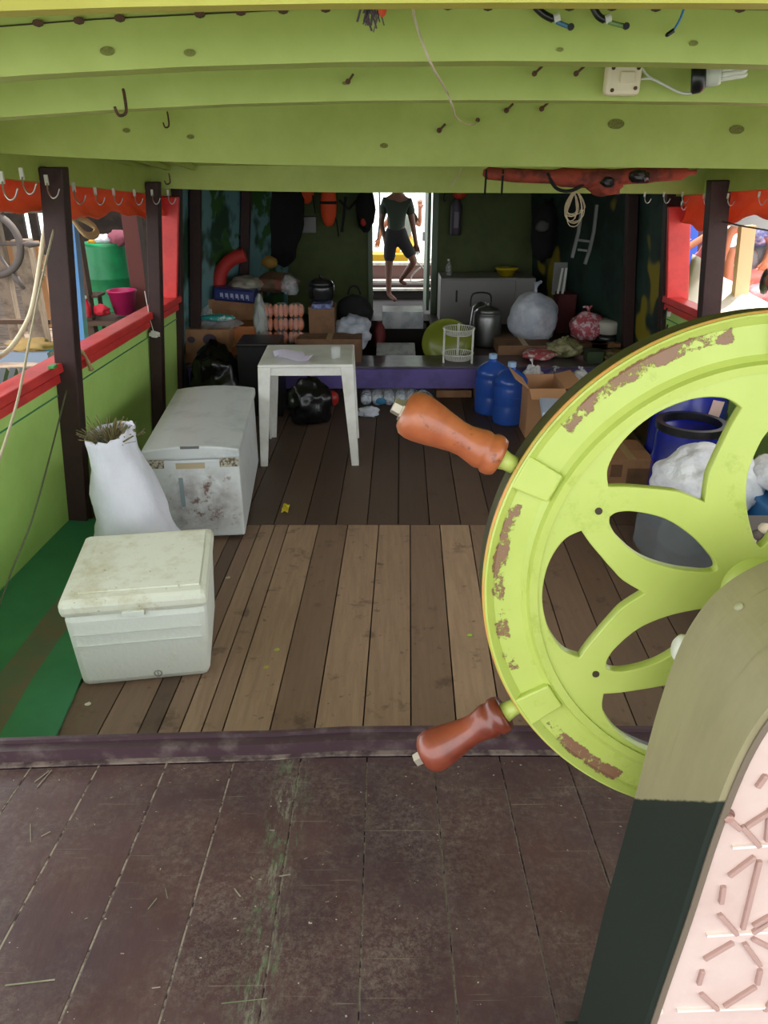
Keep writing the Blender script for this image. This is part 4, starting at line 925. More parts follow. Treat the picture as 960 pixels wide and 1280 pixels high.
# blue tub with white things
t = thing('blue_crate', 'mid-blue plastic tub at the right edge, seen through the wheel', 'tub', (2.04, 3.55, 0))
BC = mat('blue crate plastic', (36, 100, 156), .35)
g = MB()
for c, s in (((0, -.2, .22), (.36, .012, .44)), ((0, .2, .22), (.36, .012, .44)), ((-.18, 0, .22), (.012, .4, .44)), ((.18, 0, .22), (.012, .4, .44)), ((0, 0, .006), (.36, .4, .012))): g.box(c, s)
part('body', g, BC, t, local=True)
g = MB(); g.box((0, 0, .445), (.40, .44, .022)); part('lid', g, BC, t, local=True, bevel=.006)
g = MB(); g.box((0, -.212, .34), (.36, .012, .02)); part('ledge', g, BC, t, local=True)
g = MB(); g.blob((2.04, 3.55, .55), (.42, .4, .18), amp=.15, sub=4, seed=12, fold=.3); one('white_cloth_bundle', g, WHITEM, 'folded white sacking on top of the mid-blue tub', 'cloth', smooth=True)
for k, (x, y) in enumerate(((946, 668), (956, 660), (958, 674), (938, 676))):
    g = MB(); g.blob(P(x, y, Y=2.9), (.05, .05, .045), amp=.3, sub=2, seed=k); one('shell', g, mat('shell cream', (214, 196, 170), .6) if k % 2 else mat('shell dark', (90, 80, 72), .7), ('upper left cream', 'dark upper', 'right cream', 'dark lower left')[k] + ' shell-like lump heaped at the right edge behind the wheel', 'shell', 'lumps heaped at the right edge', smooth=True)
t, w, h, d = carton(930, 985, 682, 760, 2.86, 'low grey crate carrying the heaped lumps behind the wheel hub', m=mat('grey crate', (96, 88, 84), .7), tape=False, base=0, depth=.3, name='grey_crate', cat='crate')

# ---------------------------------------------------------------- things hanging at the bulkhead
def strap(pts, w, label, m=BLACKF, name='strap', cat='strap', group=None):
    g = MB()
    for a, b in zip(pts[:-1], pts[1:]): g.bar(a, b, w, .006, up=(0, 1, 0))
    return one(name, g, m, label, cat, group)
g = MB(); g.blob(P(348, 272, Y=8.6), (.52, .25, .86), amp=.22, freq=1.8, sub=4, seed=81, fold=.4); one('hanging_jacket', g, mat('near black cloth', (14, 15, 14), .9), 'big black jacket or bag hanging in the left corner of the bulkhead', 'jacket', smooth=True)
for i, (x0, x1, y0, y1, lab) in enumerate(((371, 391, 222, 257, 'short orange life vest end hanging left on the bulkhead'), (401, 420, 226, 286, 'long orange life vest hanging on the bulkhead left of the doorway'))):
    a = P(x0, y1, Y=8.75); b = P(x1, y0, Y=8.75); t = thing('life_vest', lab, 'life vest', ((a.x+b.x)/2, 8.8, a.z), 0, 'life vests on the bulkhead')
    g = MB(); g.blob((0, 0, (b.z-a.z)/2), (b.x-a.x, .1, b.z-a.z), amp=.08, sub=3, seed=i, flat=.9); part('foam_panel', g, mat('life vest orange', (236, 84, 36), .7), t, local=True, smooth=True)
    g = MB(); g.box((0, -.052, (b.z-a.z)*.55), (b.x-a.x, .01, .03)); part('chest_strap', g, BLACKF, t, local=True)
    g = MB(); g.tube([(.08, -.03, .1), (.10, -.03, -.08)], .008, 6); part('webbing', g, BLACKF, t, local=True)
g = MB(); c = P(386, 281, Y=8.85); g.box((c.x, 8.88, c.z), (.16, .1, .17)); one('switch_case', g, mat('grey case', (128, 126, 124), .5), 'grey electrical case below the short life vest', 'case', bevel=.01)
strap([P(432, 246, Y=8.8), P(430, 268, Y=8.8), P(427, 290, Y=8.8)], .03, 'black hanging strap beside the long life vest')
strap([P(424, 250, Y=8.8), P(436, 262, Y=8.8), P(446, 250, Y=8.8)], .025, 'black looped strap sagging right of the long life vest')
g = MB(); g.blob(P(457, 262, Y=8.75), (.2, .14, .46), amp=.2, sub=3, seed=84); one('hanging_cloth', g, mat('near black cloth', (14, 15, 14), .9), 'dark cloth hanging at the left door jamb', 'cloth', smooth=True)
g = MB(); g.blob(P(454, 278, Y=8.7), (.06, .06, .09), sub=2); one('red_tag', g, mat('dull red cloth', (176, 44, 40), .6), 'small red and white float below the dark cloth at the jamb', 'float', smooth=True)
fe = thing('fire_extinguisher', 'dark fire extinguisher with orange head hanging right of the doorway', 'extinguisher', P(569, 294, Y=8.84))
g = MB(); g.lathe([(.055, 0), (.062, .02), (.062, .30), (.04, .35), (.02, .37)], n=24); part('cylinder', g, mat('grey purple cylinder', (74, 66, 78), .4), fe, local=True, smooth=True)
g = MB(); g.blob((.03, -.02, .42), (.15, .1, .12), amp=.1, sub=2); part('valve_head', g, mat('red orange', (206, 60, 32), .5), fe, local=True, smooth=True)
g = MB(); g.tube(smoothpts([(0, 0, .42), (-.10, 0, .45), (-.14, 0, .38), (-.12, 0, .34)], 4), .012, 8); part('hose', g, BLACK, fe, local=True)
g = MB(); g.box((0, -.061, .16), (.05, .006, .16)); part('label_panel', g, mat('pale label', (120, 112, 124), .6), fe, local=True)
g = MB(); g.blob(P(680, 290, Y=8.4), (.26, .2, .62), amp=.25, sub=3, seed=87, fold=.3); one('dark_bundle', g, mat('near black cloth', (18, 20, 18), .9), 'dark lumpy bundle hanging on the right of the bulkhead', 'bundle', smooth=True)
g = MB(); g.blob(P(678, 283, Y=8.3), (.14, .06, .12), amp=.2, sub=2, seed=3); one('grey_mask', g, mat('grey cloth', (84, 84, 80), .8), 'greyish lump on the dark hanging bundle', 'bundle', smooth=True)
for k, (a, b, c_, d_) in enumerate((((744, 252), (733, 330)), ((730, 258), (717, 322))) and [((746, 256), (742, 290), (737, 312), (731, 330)), ((727, 262), (723, 290), (719, 306), (715, 322))]):
    g = MB(); pts = [P(*q, Y=7.5) for q in (a, b, c_, d_)]
    for p_, q_ in zip(pts[:-1], pts[1:]): g.bar(p_, q_, .035, .025)
    t = one('chair_frame_rail', g, mat('grey white plastic', (128, 130, 128), .5), ('right', 'left')[k] + ' slanting grey-white rail of the folded frame hanging at the right wall', 'rail', 'folded frame rails')
for k, y in enumerate((300, 312)): 
    g = MB(); g.bar(P(722, y, Y=7.53), P(738, y+2, Y=7.53), .012, .02); one('frame_rung', g, mat('grey white plastic', (128, 130, 128), .5), ('upper', 'lower')[k] + ' short rung between the hanging grey rails', 'rung', 'folded frame rungs')
# rope skein
rs = thing('rope_skein', 'pale skein of thin cord hanging below the rolled life vests', 'rope', P(719, 240, Y=5.6))
g = MB(); rn = random.Random(5)
for k in range(11):
    w = rn.uniform(.035, .095); L = rn.uniform(.12, .225); x = rn.uniform(-.015, .015)
    g.tube([(x + w*math.sin(t*2*math.pi/20)*(.35+.65*(1-math.cos(t*2*math.pi/20))/2), rn.uniform(-.01, .01), -L*(1-math.cos(t*2*math.pi/20))/2) for t in range(20)], .003, 5, closed=True)
part('loops', g, ROPE, rs, local=True)
g = MB(); g.tube([(0, 0, -.01), (0, 0, .04)], .006, 6); part('tie', g, ROPE, rs, local=True)
# life vests rolled under the ceiling beam
YV = 4.9
rv = thing('rolled_life_vests', 'orange life vests rolled with dark straps, slung under the far cross beam', 'life vest', P(735, 222, Y=YV))
g = MB(); pts = [P(x, y, Y=YV) - rv.location for x, y in ((604, 216), (640, 219), (690, 221), (740, 223), (790, 220), (830, 218), (870, 215))]
g.tube(smoothpts(pts, 4), [.016] + [.034]*3 + [.038]*5 + [.052]*5 + [.044]*5 + [.038]*4 + [.014]*2, 12); rr_ = part('foam_roll', g, mat('faded life vest', (150, 62, 44), .8, c2=(96, 44, 38), scale=9, bump=1, bscale=14), rv, local=True, smooth=True)
g = MB(); g.blob(P(756, 229, Y=YV)-rv.location, (.22, .1, .13), amp=.35, sub=3, seed=4); part('drooping_fold', g, mat('faded life vest', (190, 70, 48), .8), rv, local=True, smooth=True)
for q in (((684, 216), (694, 234), (708, 239), (724, 234), (738, 220)),):
    g = MB(); g.tube(smoothpts([P(*a, Y=YV-.03)-rv.location for a in q], 4), .011, 6); part('strap', g, BLACKF, rv, local=True)
for c, s in (((760, 228), (.09, .05, .06)), ((798, 220), (.11, .06, .07)), ((806, 222), (.06, .06, .06))):
    g = MB(); g.blob(P(*c, Y=YV-.04)-rv.location, s, amp=.35, sub=2, seed=c[0]); part('buckle_bundle', g, BLACK, rv, local=True)
for x in (607, 628):
    g = MB(); g.bar(P(x+1, 212, Y=YV-.03)-rv.location, P(x-1, 243, Y=YV-.03)-rv.location, .012, .006, up=(0, 1, 0)); part('hanging_strap', g, BLACKF, rv, local=True)
# ---------------------------------------------------------------- hooks, wiring and fittings on the roof
def jhook(px, py, Y, label, s=1.0, m=None, grp='white screw hooks'):
    p = P(px, py, Y=Y); t = thing('screw_hook', label, 'hook', p, 0, grp); k = .04*s
    g = MB(); g.box((0, .0, 0), (.35*k, .25*k, 1.0*k)); part('plate', g, W2 if m is None else m, t, local=True)
    g = MB(); g.tube(smoothpts([(.05*k, -.1*k, -.3*k), (.1*k, -.3*k, -1.1*k), (.5*k, -.4*k, -1.7*k), (1.0*k, -.4*k, -1.5*k), (1.35*k, -.4*k, -.8*k)], 4), .09*k, 6); part('hook', g, STEEL if m is None else m, t, local=True, smooth=True)
LH = [(2, 222, 3.25, 'at the very left edge'), (27, 217, 3.55, 'first in from the left edge'), (58, 225, 3.98, 'on the thick left post'), (92, 234, 4.3, 'just right of the thick left post'), (119, 239, 4.62, 'second right of the thick left post'), (142, 240, 4.92, 'midway between the two left posts'), (168, 241, 5.25, 'just left of the thinner left post'), (190, 241, 5.50, 'just right of the thinner left post'), (210, 241, 5.62, 'beside the left red board')]
for x, y, Y, lab in LH: jhook(x, y, Y, 'pale hook under the left roof edge, ' + lab, 1.15 if Y < 4.4 else 1)
RH = [(910, 245, 5.2, 'on the right dark post'), (853, 243, 5.6, 'by the top of the right red board'), (880, 245, 5.4, 'between red board and right post'), (830, 243, 5.64, 'left of the right red board'), (806, 243, 5.65, 'by the dark right wall post'), (949, 243, 4.85, 'nearest the right edge')]
for x, y, Y, lab in RH: jhook(x, y, Y, 'pale hook under the right roof edge, ' + lab, .8)
jhook(852, 254, 5.5, 'small bright tag-like hook in front of the orange tarp', .6)
for i, (x, y, Y, lab) in enumerate(((154, 112, 1.93, 'rusty hook on the second cross beam at upper left'), (209, 140, 3.55, 'rusty hook on the third cross beam at upper left'), (211, 217, 3.6, 'rusty hook low on the third beam above the red board'))):
    p = P(x, y, Y=Y); g = MB(); k = (.045, .05, .035)[i]
    g.tube(smoothpts([p, p+Vector((.004, -.01, -.25*k)), p+Vector((.006, -.02, -k)), p+Vector((-.006, -.035, -1.15*k)), p+Vector((-.01, -.045, -.8*k))], 4), .0035, 6); one('rusty_hook', g, RUST, lab, 'hook', 'rusty hooks in the beams', smooth=True)
# hanging white string
g = MB(); pts = [P(514, -12, Y=1.5), P(520, 30, Y=1.5), P(538, 78, Y=1.5), P(558, 112, Y=1.62), P(565, 135, Y=1.8), P(568, 146, Y=1.93), P(578, 155, Y=2.6), P(592, 155, Y=3.3), P(597, 151, Y=3.56)]
g = MB(); pts = [P(x, y, Y=1.6) for x, y in ((514, -12), (520, 30), (538, 78), (558, 112), (566, 132), (570, 146), (580, 154), (592, 156), (597, 151))]; pts[-1] = P(597, 151, Y=1.62)
pts = [P(x, y, Y=Y) for x, y, Y in ((514, -12, 1.2), (519, 26, 1.5), (538, 78, 1.52), (556, 110, 1.9), (565, 131, 1.93), (570, 146, 2.5), (580, 154, 3.0), (592, 156, 3.45), (597, 151, 3.55))]
g.tube(smoothpts(pts, 5), .0024, 6); one('roof_string', g, ROPE, 'thin pale cord drooping from the roof in the middle', 'cord', smooth=True)
g = MB(); g.lathe([(.009, 0), (.009, .01)], P(597, 150, Y=3.55), 10, Mx); one('eye_nail', g, RUST, 'small dark nail holding the end of the pale cord', 'nail')
g = MB(); pts = [P(x, y, Y=5.65) for x, y in ((577, 210), (570, 224), (562, 234))]; g.tube(smoothpts(pts, 4), .004, 5); one('thread', g, ROPE, 'short white thread on the far beam left of the rolled vests', 'thread')
# small bent nails in the beams
NL = [(668, 92, 1.93, 'left bent nail on second beam above the switch'), (720, 92, 1.93, 'right bent nail on second beam beside the switch'), (633, 138, 3.55, 'left bent nail on the third beam'), (677, 136, 3.55, 'right bent nail on the third beam'), (549, 163, 3.55, 'dark nail head on the third beam below the cord'), (435, 102, 1.93, 'small nail on the second beam left of the cord')]
for x, y, Y, lab in NL:
    p = P(x, y, Y=Y); k = Y/1.93; g = MB(); g.tube([p+Vector((0, .012, 0)), p, p+Vector((.012*k, -.02, .012*k))], .0028*k, 6); g.lathe([(.006*k, 0), (.006*k, .003)], p, 8, Mx); one('bent_nail', g, RUST, lab, 'nail', 'bent nails in the roof beams')
for i, (x, y) in enumerate(((48, 29), (99, 26), (150, 23), (250, 18), (301, 15), (354, 13), (407, 11), (560, 8), (610, 9), (712, 9), (765, 9), (820, 10), (925, 11))):
    p = P(x, y, Y=1.545); g = MB(); g.lathe([(.006, 0), (.006, .004), (0, .004)], p, 8, Mx, sx=1.6); one('nail_head', g, RUST, 'dark nail head in the first beam, number place %s from the left' % ['far left', 'second', 'third', 'fourth', 'fifth', 'sixth', 'seventh', 'eighth', 'ninth', 'tenth', 'eleventh', 'twelfth', 'last'][i] if 0 else ['furthest left dark nail head along the first beam seam', 'second dark nail head from the left on the beam seam', 'third dark nail head from the left on the beam seam', 'fourth dark nail head from the left on the beam seam', 'fifth dark nail head from the left on the beam seam', 'sixth dark nail head from the left on the beam seam', 'last dark nail head before the shredded rag', 'first dark nail head right of the cord', 'second dark nail head right of the cord', 'dark nail head between the two blue cable ends', 'dark nail head right of the second cable end', 'dark nail head left of the hanging blue cable', 'furthest right dark nail head on the beam seam'][i], 'nail', 'nail heads along the first beam')
g = MB(); q = [P(x, y, Y=1.549) for x, y in ((-60, 36), (0, 33), (120, 24), (240, 18), (360, 12), (480, 8), (600, 7), (760, 8), (960, 12))]
for a, b in zip(q[:-1], q[1:]): g.bar(a, b, .0022, .002, up=(0, 1, 0))
struct('trim_40', g, mat('dark crack', (60, 56, 24), .9))
DENT = mat('knot in paint', (118, 122, 40), .6, c2=(92, 90, 34), scale=120)
for i, (x, y, Y, w) in enumerate(((134, 64, 1.548, 15), (158, 163, 3.568, 8), (238, 171, 3.568, 8), (431, 104, 1.948, 6), (480, 182, 3.568, 9), (770, 155, 3.568, 18), (921, 162, 3.568, 16), (237, 66, 1.548, 12), (867, 54, 1.548, 9), (700, 62, 1.548, 7))):
    g = MB(); k = w/960*Y*1.05; g.lathe([(k*.5, 0), (k*.5, .0012), (0, .0014)], P(x, y, Y=Y), 14, Matrix(((1, 0, 0), (0, 0, -1), (0, .55, 0)))); struct('trim_%d' % (41+i), g, DENT)
# rag
g = MB(); c = P(466, 12, Y=1.5); rn = random.Random(2)
for k in range(22):
    a = c + Vector((rn.uniform(-.018, .012), rn.uniform(-.004, .004), rn.uniform(-.004, .012))); g.bar(a, a+Vector((rn.uniform(-.012, .012), rn.uniform(-.01, 0), -rn.uniform(.01, .035))), .004, .0015)
t = one('shredded_rag', g, mat('grey rag', (104, 90, 98), .9), 'shredded grey rag end hanging from the first beam', 'rag')
g = MB(); g.blob(P(478, 12, Y=1.49), (.014, .01, .022), sub=2); one('orange_scrap', g, ORANGE, 'small orange scrap beside the shredded rag', 'scrap')
# cable ends
for i, (pts, lab) in enumerate((([(669, 8), (680, 18), (692, 24), (700, 29), (713, 34)], 'left of two blue cable ends with a pale clamp under the first beam'), ([(741, 8), (748, 20), (756, 25), (766, 29), (782, 33)], 'right of two blue cable ends with a pale clamp under the first beam'))):
    q = [P(x, y, Y=1.52) for x, y in pts]; t = thing('cable_end', lab, 'cable', q[0], 0, 'blue cable ends')
    g = MB(); g.tube([v-q[0] for v in smoothpts(q[:3], 4)], .006, 8); part('black_sleeve', g, BLACK, t, local=True, smooth=True)
    g = MB(); g.tube([v-q[0] for v in smoothpts(q[2:], 4)], .0038, 8); part('blue_tube', g, mat('blue grey tube', (70, 116, 150), .35) if i == 0 else mat('green grey tube', (112, 140, 84), .35), t, local=True, smooth=True)
    g = MB(); g.lathe([(.007, 0), (.007, .01)], q[2]-q[0], 10, Matrix.Rotation(R(70), 3, 'Y')); part('clamp', g, W2, t, local=True)
    g = MB(); g.lathe([(.0055, 0), (.0055, .006)], q[4]-q[0], 10, Mx); part('screw', g, BLACK, t, local=True)
q = [P(x, y, Y=1.52) for x, y in ((856, 8), (850, 24), (842, 38), (832, 45))]
t = thing('blue_cable', 'thin blue cable with black taped tip hanging from the first beam', 'cable', q[0])
g = MB(); g.tube([v-q[0] for v in smoothpts(q[:3], 4)], .002, 6); part('wire', g, mat('blue wire', (40, 110, 170), .4), t, local=True)
g = MB(); g.tube([v-q[0] for v in smoothpts(q[2:], 4)], [.004]*4+[.002], 6); part('taped_tip', g, BLACK, t, local=True)
# socket box
YS = 1.93
c = P(775, 100, Y=YS); sb = thing('switch_box', 'cream surface-mounted switch box on the second cross beam', 'switch box', c)
CRM = mat('cream plastic', (222, 206, 178), .4)
g = MB(); g.box((0, -.017, 0), (.077, .034, .064)); part('case', g, CRM, sb, local=True, bevel=.01)
g = MB(); g.box((.006, -.036, .003), (.032, .006, .022)); part('rocker', g, CRM, sb, local=True, bevel=.003)
for x, z in ((-.026, .02), (.028, .02), (-.024, -.022), (.026, -.018)):
    g = MB(); g.lathe([(.004, 0), (.004, .003)], (x, -.034, z), 10, Mx); part('screw', g, RUST, sb, local=True)
g = MB(); g.box((.028, -.02, .034), (.02, .02, .012)); part('cable_entry', g, BLACK, sb, local=True)
g = MB(); q = [P(x, y, Y=YS-.012) for x, y in ((794, 100), (812, 98), (826, 104), (846, 114), (857, 117), (868, 116))]; g.tube(smoothpts(q, 5), .003, 6)
q = [P(x, y, Y=YS-.012) for x, y in ((801, 83), (808, 93), (818, 100))]; g.tube(smoothpts(q, 4), .0025, 6); one('white_cable', g, W2, 'white cable running from switch box to the lamp socket', 'cable', smooth=True)
# lamp
c = P(874, 98, Y=YS); lm = thing('lamp', 'black lamp socket holding a white spiral-tube bulb on the second beam', 'lamp', c)
ax_ = Vector((.93, -.32, .12)).normalized(); Ml = ax_.to_track_quat('Z', 'Y').to_matrix()
g = MB(); g.lathe([(.026, -.014), (.031, -.01), (.031, .004), (.028, .012), (.022, .016)], (-.012, -.025, 0), 24, Ml); part('socket', g, BLACK, lm, local=True, smooth=True)
g = MB(); g.lathe([(.018, .012), (.022, .016), (.022, .04), (.019, .046), (0, .046)], (-.012, -.025, 0), 24, Ml); bs = part('bulb_base', g, W2, lm, local=True, smooth=True)
for k in range(3):
    a = k*2.1+.4; o_ = Ml @ Vector((.010*math.cos(a), .010*math.sin(a), .044)) + Vector((-.012, -.025, 0)); o2 = Ml @ Vector((.010*math.cos(a+.9), .010*math.sin(a+.9), .044)) + Vector((-.012, -.025, 0))
    g = MB(); g.tube(smoothpts([o_, o_+ax_*.03, o_+ax_*.042, (o_+o2)/2+ax_*.05, o2+ax_*.042, o2+ax_*.03, o2], 4), .0052, 8); part('tube', g, mat('milk glass', (232, 230, 220), .15), bs, local=True, smooth=True)

# ---------------------------------------------------------------- ropes and tarps at the open sides
TARP = mat('orange tarp', (230, 112, 74), .6, c2=(218, 92, 62), scale=6, bump=.5, bscale=12)
if 1:
    nt = TARP.node_tree; b_ = nt.nodes['Principled BSDF']; tr = nt.nodes.new('ShaderNodeBsdfTranslucent'); tr.inputs[0].default_value = (*srgb((246, 138, 96)), 1)
    mx = nt.nodes.new('ShaderNodeMixShader'); mx.inputs[0].default_value = .3; nt.links.new(b_.outputs[0], mx.inputs[1]); nt.links.new(tr.outputs[0], mx.inputs[2]); nt.links.new(mx.outputs[0], nt.nodes['Material Output'].inputs[0])
for rt, lab in ((0, 'long orange tarp rolled up along the left roof edge'), (1, 'long orange-red tarp rolled up along the right roof edge')):
    s_ = 1 if rt else -1; g = MB()
    def fn(u, v):
        Y = 2.2 + u*4.0; z0 = 2.19-.078*Y; x = sideX(Y, 1.8, rt) + s_*(.06+.05*math.sin(v*3.1)*(1+.4*math.sin(u*31)))
        drop = (.19 if not rt else .20) + .018*math.sin(u*23) + .012*math.sin(u*57+1) + (.06*max(0, math.sin(u*9)) if rt else 0)
        return (x + s_*.02*noise.noise(Vector((u*22, v*3, rt))), Y, z0 + .04 - drop*v + .012*noise.noise(Vector((u*40, v*5, 2))))
    g.grid(fn, 120, 8); one('tarp', g, TARP, lab, 'tarp', 'orange tarps', smooth=True, solid=.004)
g = MB(); q = [P(-14, 452, X=-1.9), P(8, 440, X=-1.9), P(24, 420, X=-1.88), P(38, 392, X=-1.86), P(46, 355, X=-1.84), P(51, 322, X=-1.82), P(54, 300, X=-1.8), P(58, 280, X=-1.8)]
g.tube(smoothpts(q, 5), .013, 10); one('thick_hose', g, mat('cream hose', (214, 200, 170), .6), 'thick cream hose curving down outside the left rail', 'hose', smooth=True)
g = MB(); q = [P(67, 287, Y=3.95), P(52, 350, Y=3.6), P(38, 420, Y=3.2), P(22, 500, Y=2.8), P(0, 572, Y=2.5), P(-20, 630, Y=2.3)]; g.tube(smoothpts(q, 5), .0055, 6); one('thin_rope', g, ROPE, 'thin pale cord slanting from the thick left post to the left edge', 'cord', smooth=True)
g = MB(); q = [P(83, 488, Y=3.98), P(65, 560, Y=3.6), P(40, 650, Y=3.15), P(14, 715, Y=2.9), P(-16, 800, Y=2.6)]; g.tube(smoothpts(q, 5), .0045, 6); one('mooring_line', g, mat('grey green cord', (90, 96, 70), .8), 'dark thin cord slanting across the green left wall', 'cord', smooth=True)
ro = thing('coiled_rope', 'stiff doubled loop of tan rope hanging beside the thick left post', 'rope', P(86, 262, X=-1.78))
for k in range(3):
    g = MB(); q = [P(x+k*1.5, y+k*2.5, X=-1.80-.01*k)-ro.location for x, y in ((82, 262), (95, 268), (110, 276), (119, 284), (117, 291), (108, 292), (99, 285), (91, 274), (84, 266))]; g.tube(smoothpts(q, 4), .011, 8); part('loop', g, mat('tan rope', (182, 156, 112), .9, bump=.5, bscale=90), ro, local=True, smooth=True)
g = MB(); q = [P(x, y, X=-1.70) for x, y in ((98, 437), (106, 444), (110, 452), (114, 462))]; g.tube(smoothpts(q, 4), [.012]*4+[.008]*4+[.012]*4+[.016], 7); one('rope_scrap', g, mat('tan rope', (182, 156, 112), .9), 'knotted scrap of brown rope over the left red rail', 'rope', smooth=True)
g = MB(); g.box(P(66, 458, Z=.99), (.03, .05, .012)); one('green_clip', g, mat('bright green', (40, 150, 70), .4), 'tiny green clip on the left rail by the thick post', 'clip')
c = P(193, 418, Y=5.49); g = MB(); g.blob(c, (.075, .03, .045), amp=.4, sub=3, seed=3, fold=.4); g.tube([c, c+Vector((-.02, .01, .1)), c+Vector((-.03, .0, .3))], .003, 5); one('white_rag', g, W2, 'small whitish rag tied on the thinner left post', 'rag')
g = MB(); q = [P(x, y, Y=5.2) for x, y in ((903, 277), (925, 282), (960, 288), (1000, 294))]; g.tube(q, .006, 6); one('black_line', g, BLACK, 'taut black line running right from the right dark post', 'line')
kb = thing('hanging_straps', 'small black strap with pale buckle hanging below the right red board', 'strap', P(834, 385, Y=5.95))
g = MB(); g.tube(smoothpts([(0, 0, 0), (-.03, -.02, -.1), (-.03, -.02, -.2), (.0, -.02, -.22), (.015, -.02, -.12)], 4), .008, 6); part('loop', g, BLACK, kb, local=True)
g = MB(); g.box((.01, -.03, -.04), (.025, .015, .035)); part('buckle', g, W2, kb, local=True)

# ---------------------------------------------------------------- neighbouring boat to the left
NW = mat('weathered wood', (138, 120, 104), .85, c2=(104, 88, 76), scale=5, stretch=(1, 4, 1))
g = MB()
for i in range(24): g.box((-4.6, 2.3+i*.42, .22), (3.2, .40, .05), tone=.5)
one('neighbour_deck', g, NW, 'weathered plank deck of the boat moored alongside on the left', 'deck')
g = MB(); g.box((-2.75, 6.6, -.35), (.08, 6, 1.1)); one('neighbour_hull', g, mat('grey blue hull', (122, 132, 150), .6), 'grey-blue hull side of the boat moored on the left', 'hull')
g = MB()
for x0, x1 in ((-7.5, -5.49), (-5.40, -5.28), (-5.12, -4.78), (-4.69, -3.5)): g.box(((x0+x1)/2, 12.5, 1.2), (x1-x0, .08, 2.0))
g.box((-5.4, 12.5, .45), (4.2, .1, .7)); one('neighbour_wall', g, mat('dark brown boards', (58, 44, 36), .9, c2=(38, 29, 25), scale=4), 'dark board wall on the far side of the left boat', 'wall')
g = MB(); g.box((-4.8, 9.2, 2.2), (3.6, 7.4, .08)); one('neighbour_roof', g, mat('dark boards', (84, 62, 50), .85), 'dark underside of the roof of the left boat', 'roof')
for i, (x, Y, z0, z1, w, m_, lab) in enumerate(((3, 7.6, .25, 2.2, .10, NW, 'grey post at the left edge on the neighbouring boat'), (33, 7.2, .25, 1.3, .14, NW, 'short weathered post behind the cream hose'), (100, 7.0, .25, 2.2, .10, mat('dark boards', (84, 62, 50), .85), 'dark post right of the blue post'), (172, 7.4, .25, 2.2, .14, mat('red brown post', (104, 50, 44), .7), 'red-brown post right of the green metal drum'), (50, 8.6, .25, 1.0, .12, mat('orange wood', (166, 118, 78), .8), 'orange-tan post low behind the hose'))):
    c = P(x, 330, Y=Y); g = MB(); g.box((c.x, Y, (z0+z1)/2), (w, w, z1-z0)); one('neighbour_post', g, m_, lab, 'post', 'posts of the left boat')
for i, (x0, x1, y, Y, h, m_, lab) in enumerate(((-20, 50, 316, 7.9, .22, mat('orange wood', (166, 118, 78), .8), 'tan cross board behind the hanging dark wheel'), (-20, 55, 342, 7.8, .05, NW, 'thin grey rail below the tan cross board'), (-20, 60, 262, 7.9, .06, NW, 'upper grey rail of the left boat'), (0, 64, 402, 7.3, .04, mat('dark boards', (84, 62, 50), .85), 'low dark rail of the left boat'), (-10, 62, 446, 5.6, .07, mat('grey blue hull', (122, 132, 150), .6), 'grey-blue gunwale just outside the left red rail'))):
    a = P(x0, y, Y=Y); b = P(x1, y, Y=Y); g = MB(); g.box(((a.x+b.x)/2, Y, a.z), (b.x-a.x, .06, h)); one('neighbour_rail', g, m_, lab, 'rail', 'rails of the left boat')
g = MB(); g.bar(P(84, 262, Y=5.4), P(101, 440, Y=5.4), .10, .08, up=(0, 1, 0)); one('blue_post', g, mat('blue paint', (74, 122, 176), .5), 'slanting blue post outside the rail right of the thick left post', 'post')
# dark ship wheel on that boat
nw = thing('spare_wheel', 'dark weathered wheel with one spoke handle at the left edge on the next boat', 'wheel', P(-12, 305, Y=6.4))
g = MB(); g.tube([(.235*math.cos(t*math.pi/16), .0, .235*math.sin(t*math.pi/16)) for t in range(32)], .03, 8, closed=True); part('rim', g, mat('dark grey wood', (84, 74, 72), .7), nw, local=True, smooth=True)
for k in range(6):
    a = k*math.pi/3; g = MB(); g.tube([(.03*math.cos(a), 0, .03*math.sin(a)), (.27*math.cos(a), 0, .27*math.sin(a)), (.3*math.cos(a), 0, .3*math.sin(a)), (.40*math.cos(a), 0, .4*math.sin(a))], [.014, .014, .03, .014], 8); part('spoke', g, mat('dark grey wood', (84, 74, 72), .7), nw, local=True, smooth=True)
g = MB(); g.lathe([(.06, -.03), (.06, .03)], n=16, M=Mx); part('hub', g, mat('dark grey wood', (84, 74, 72), .7), nw, local=True)
# green drum with rags, bucket, bottles
cD = P(142, 378, Y=8.0); dm = drum(cD.x, 8.0, .23, zpx(304, 7.9)-.25, 'green metal oil drum on the left boat', False, m=mat('green enamel', (34, 142, 88), .4, c2=(28, 120, 74), scale=3), name='metal_drum', z=.25)
for i, (x, y, s, m_, lab) in enumerate(((150, 298, (.24, .24, .15), mat('dusty pink', (170, 92, 110), .8), 'dusty pink rag heaped on the green drum'), (130, 300, (.2, .2, .1), WHITEM, 'white rag on the green drum beside the pink one'), (120, 302, (.14, .14, .06), mat('orange yellow', (214, 150, 50), .7), 'orange-yellow scrap on the left lip of the green drum'))):
    g = MB(); g.blob(P(x, y, Y=7.95), s, amp=.3, sub=3, seed=i); one('rag', g, m_, lab, 'rag', smooth=True)
bk = thing('pink_bucket', 'magenta plastic bucket in front of the green drum', 'bucket', P(156, 392, Y=7.1))
g = MB(); g.lathe([(0, .005), (.085, .0), (.125, .2), (.132, .2), (.132, .21), (.118, .21), (.08, .02), (0, .02)], n=28); part('pail', g, mat('magenta plastic', (188, 34, 96), .4), bk, local=True, smooth=True)
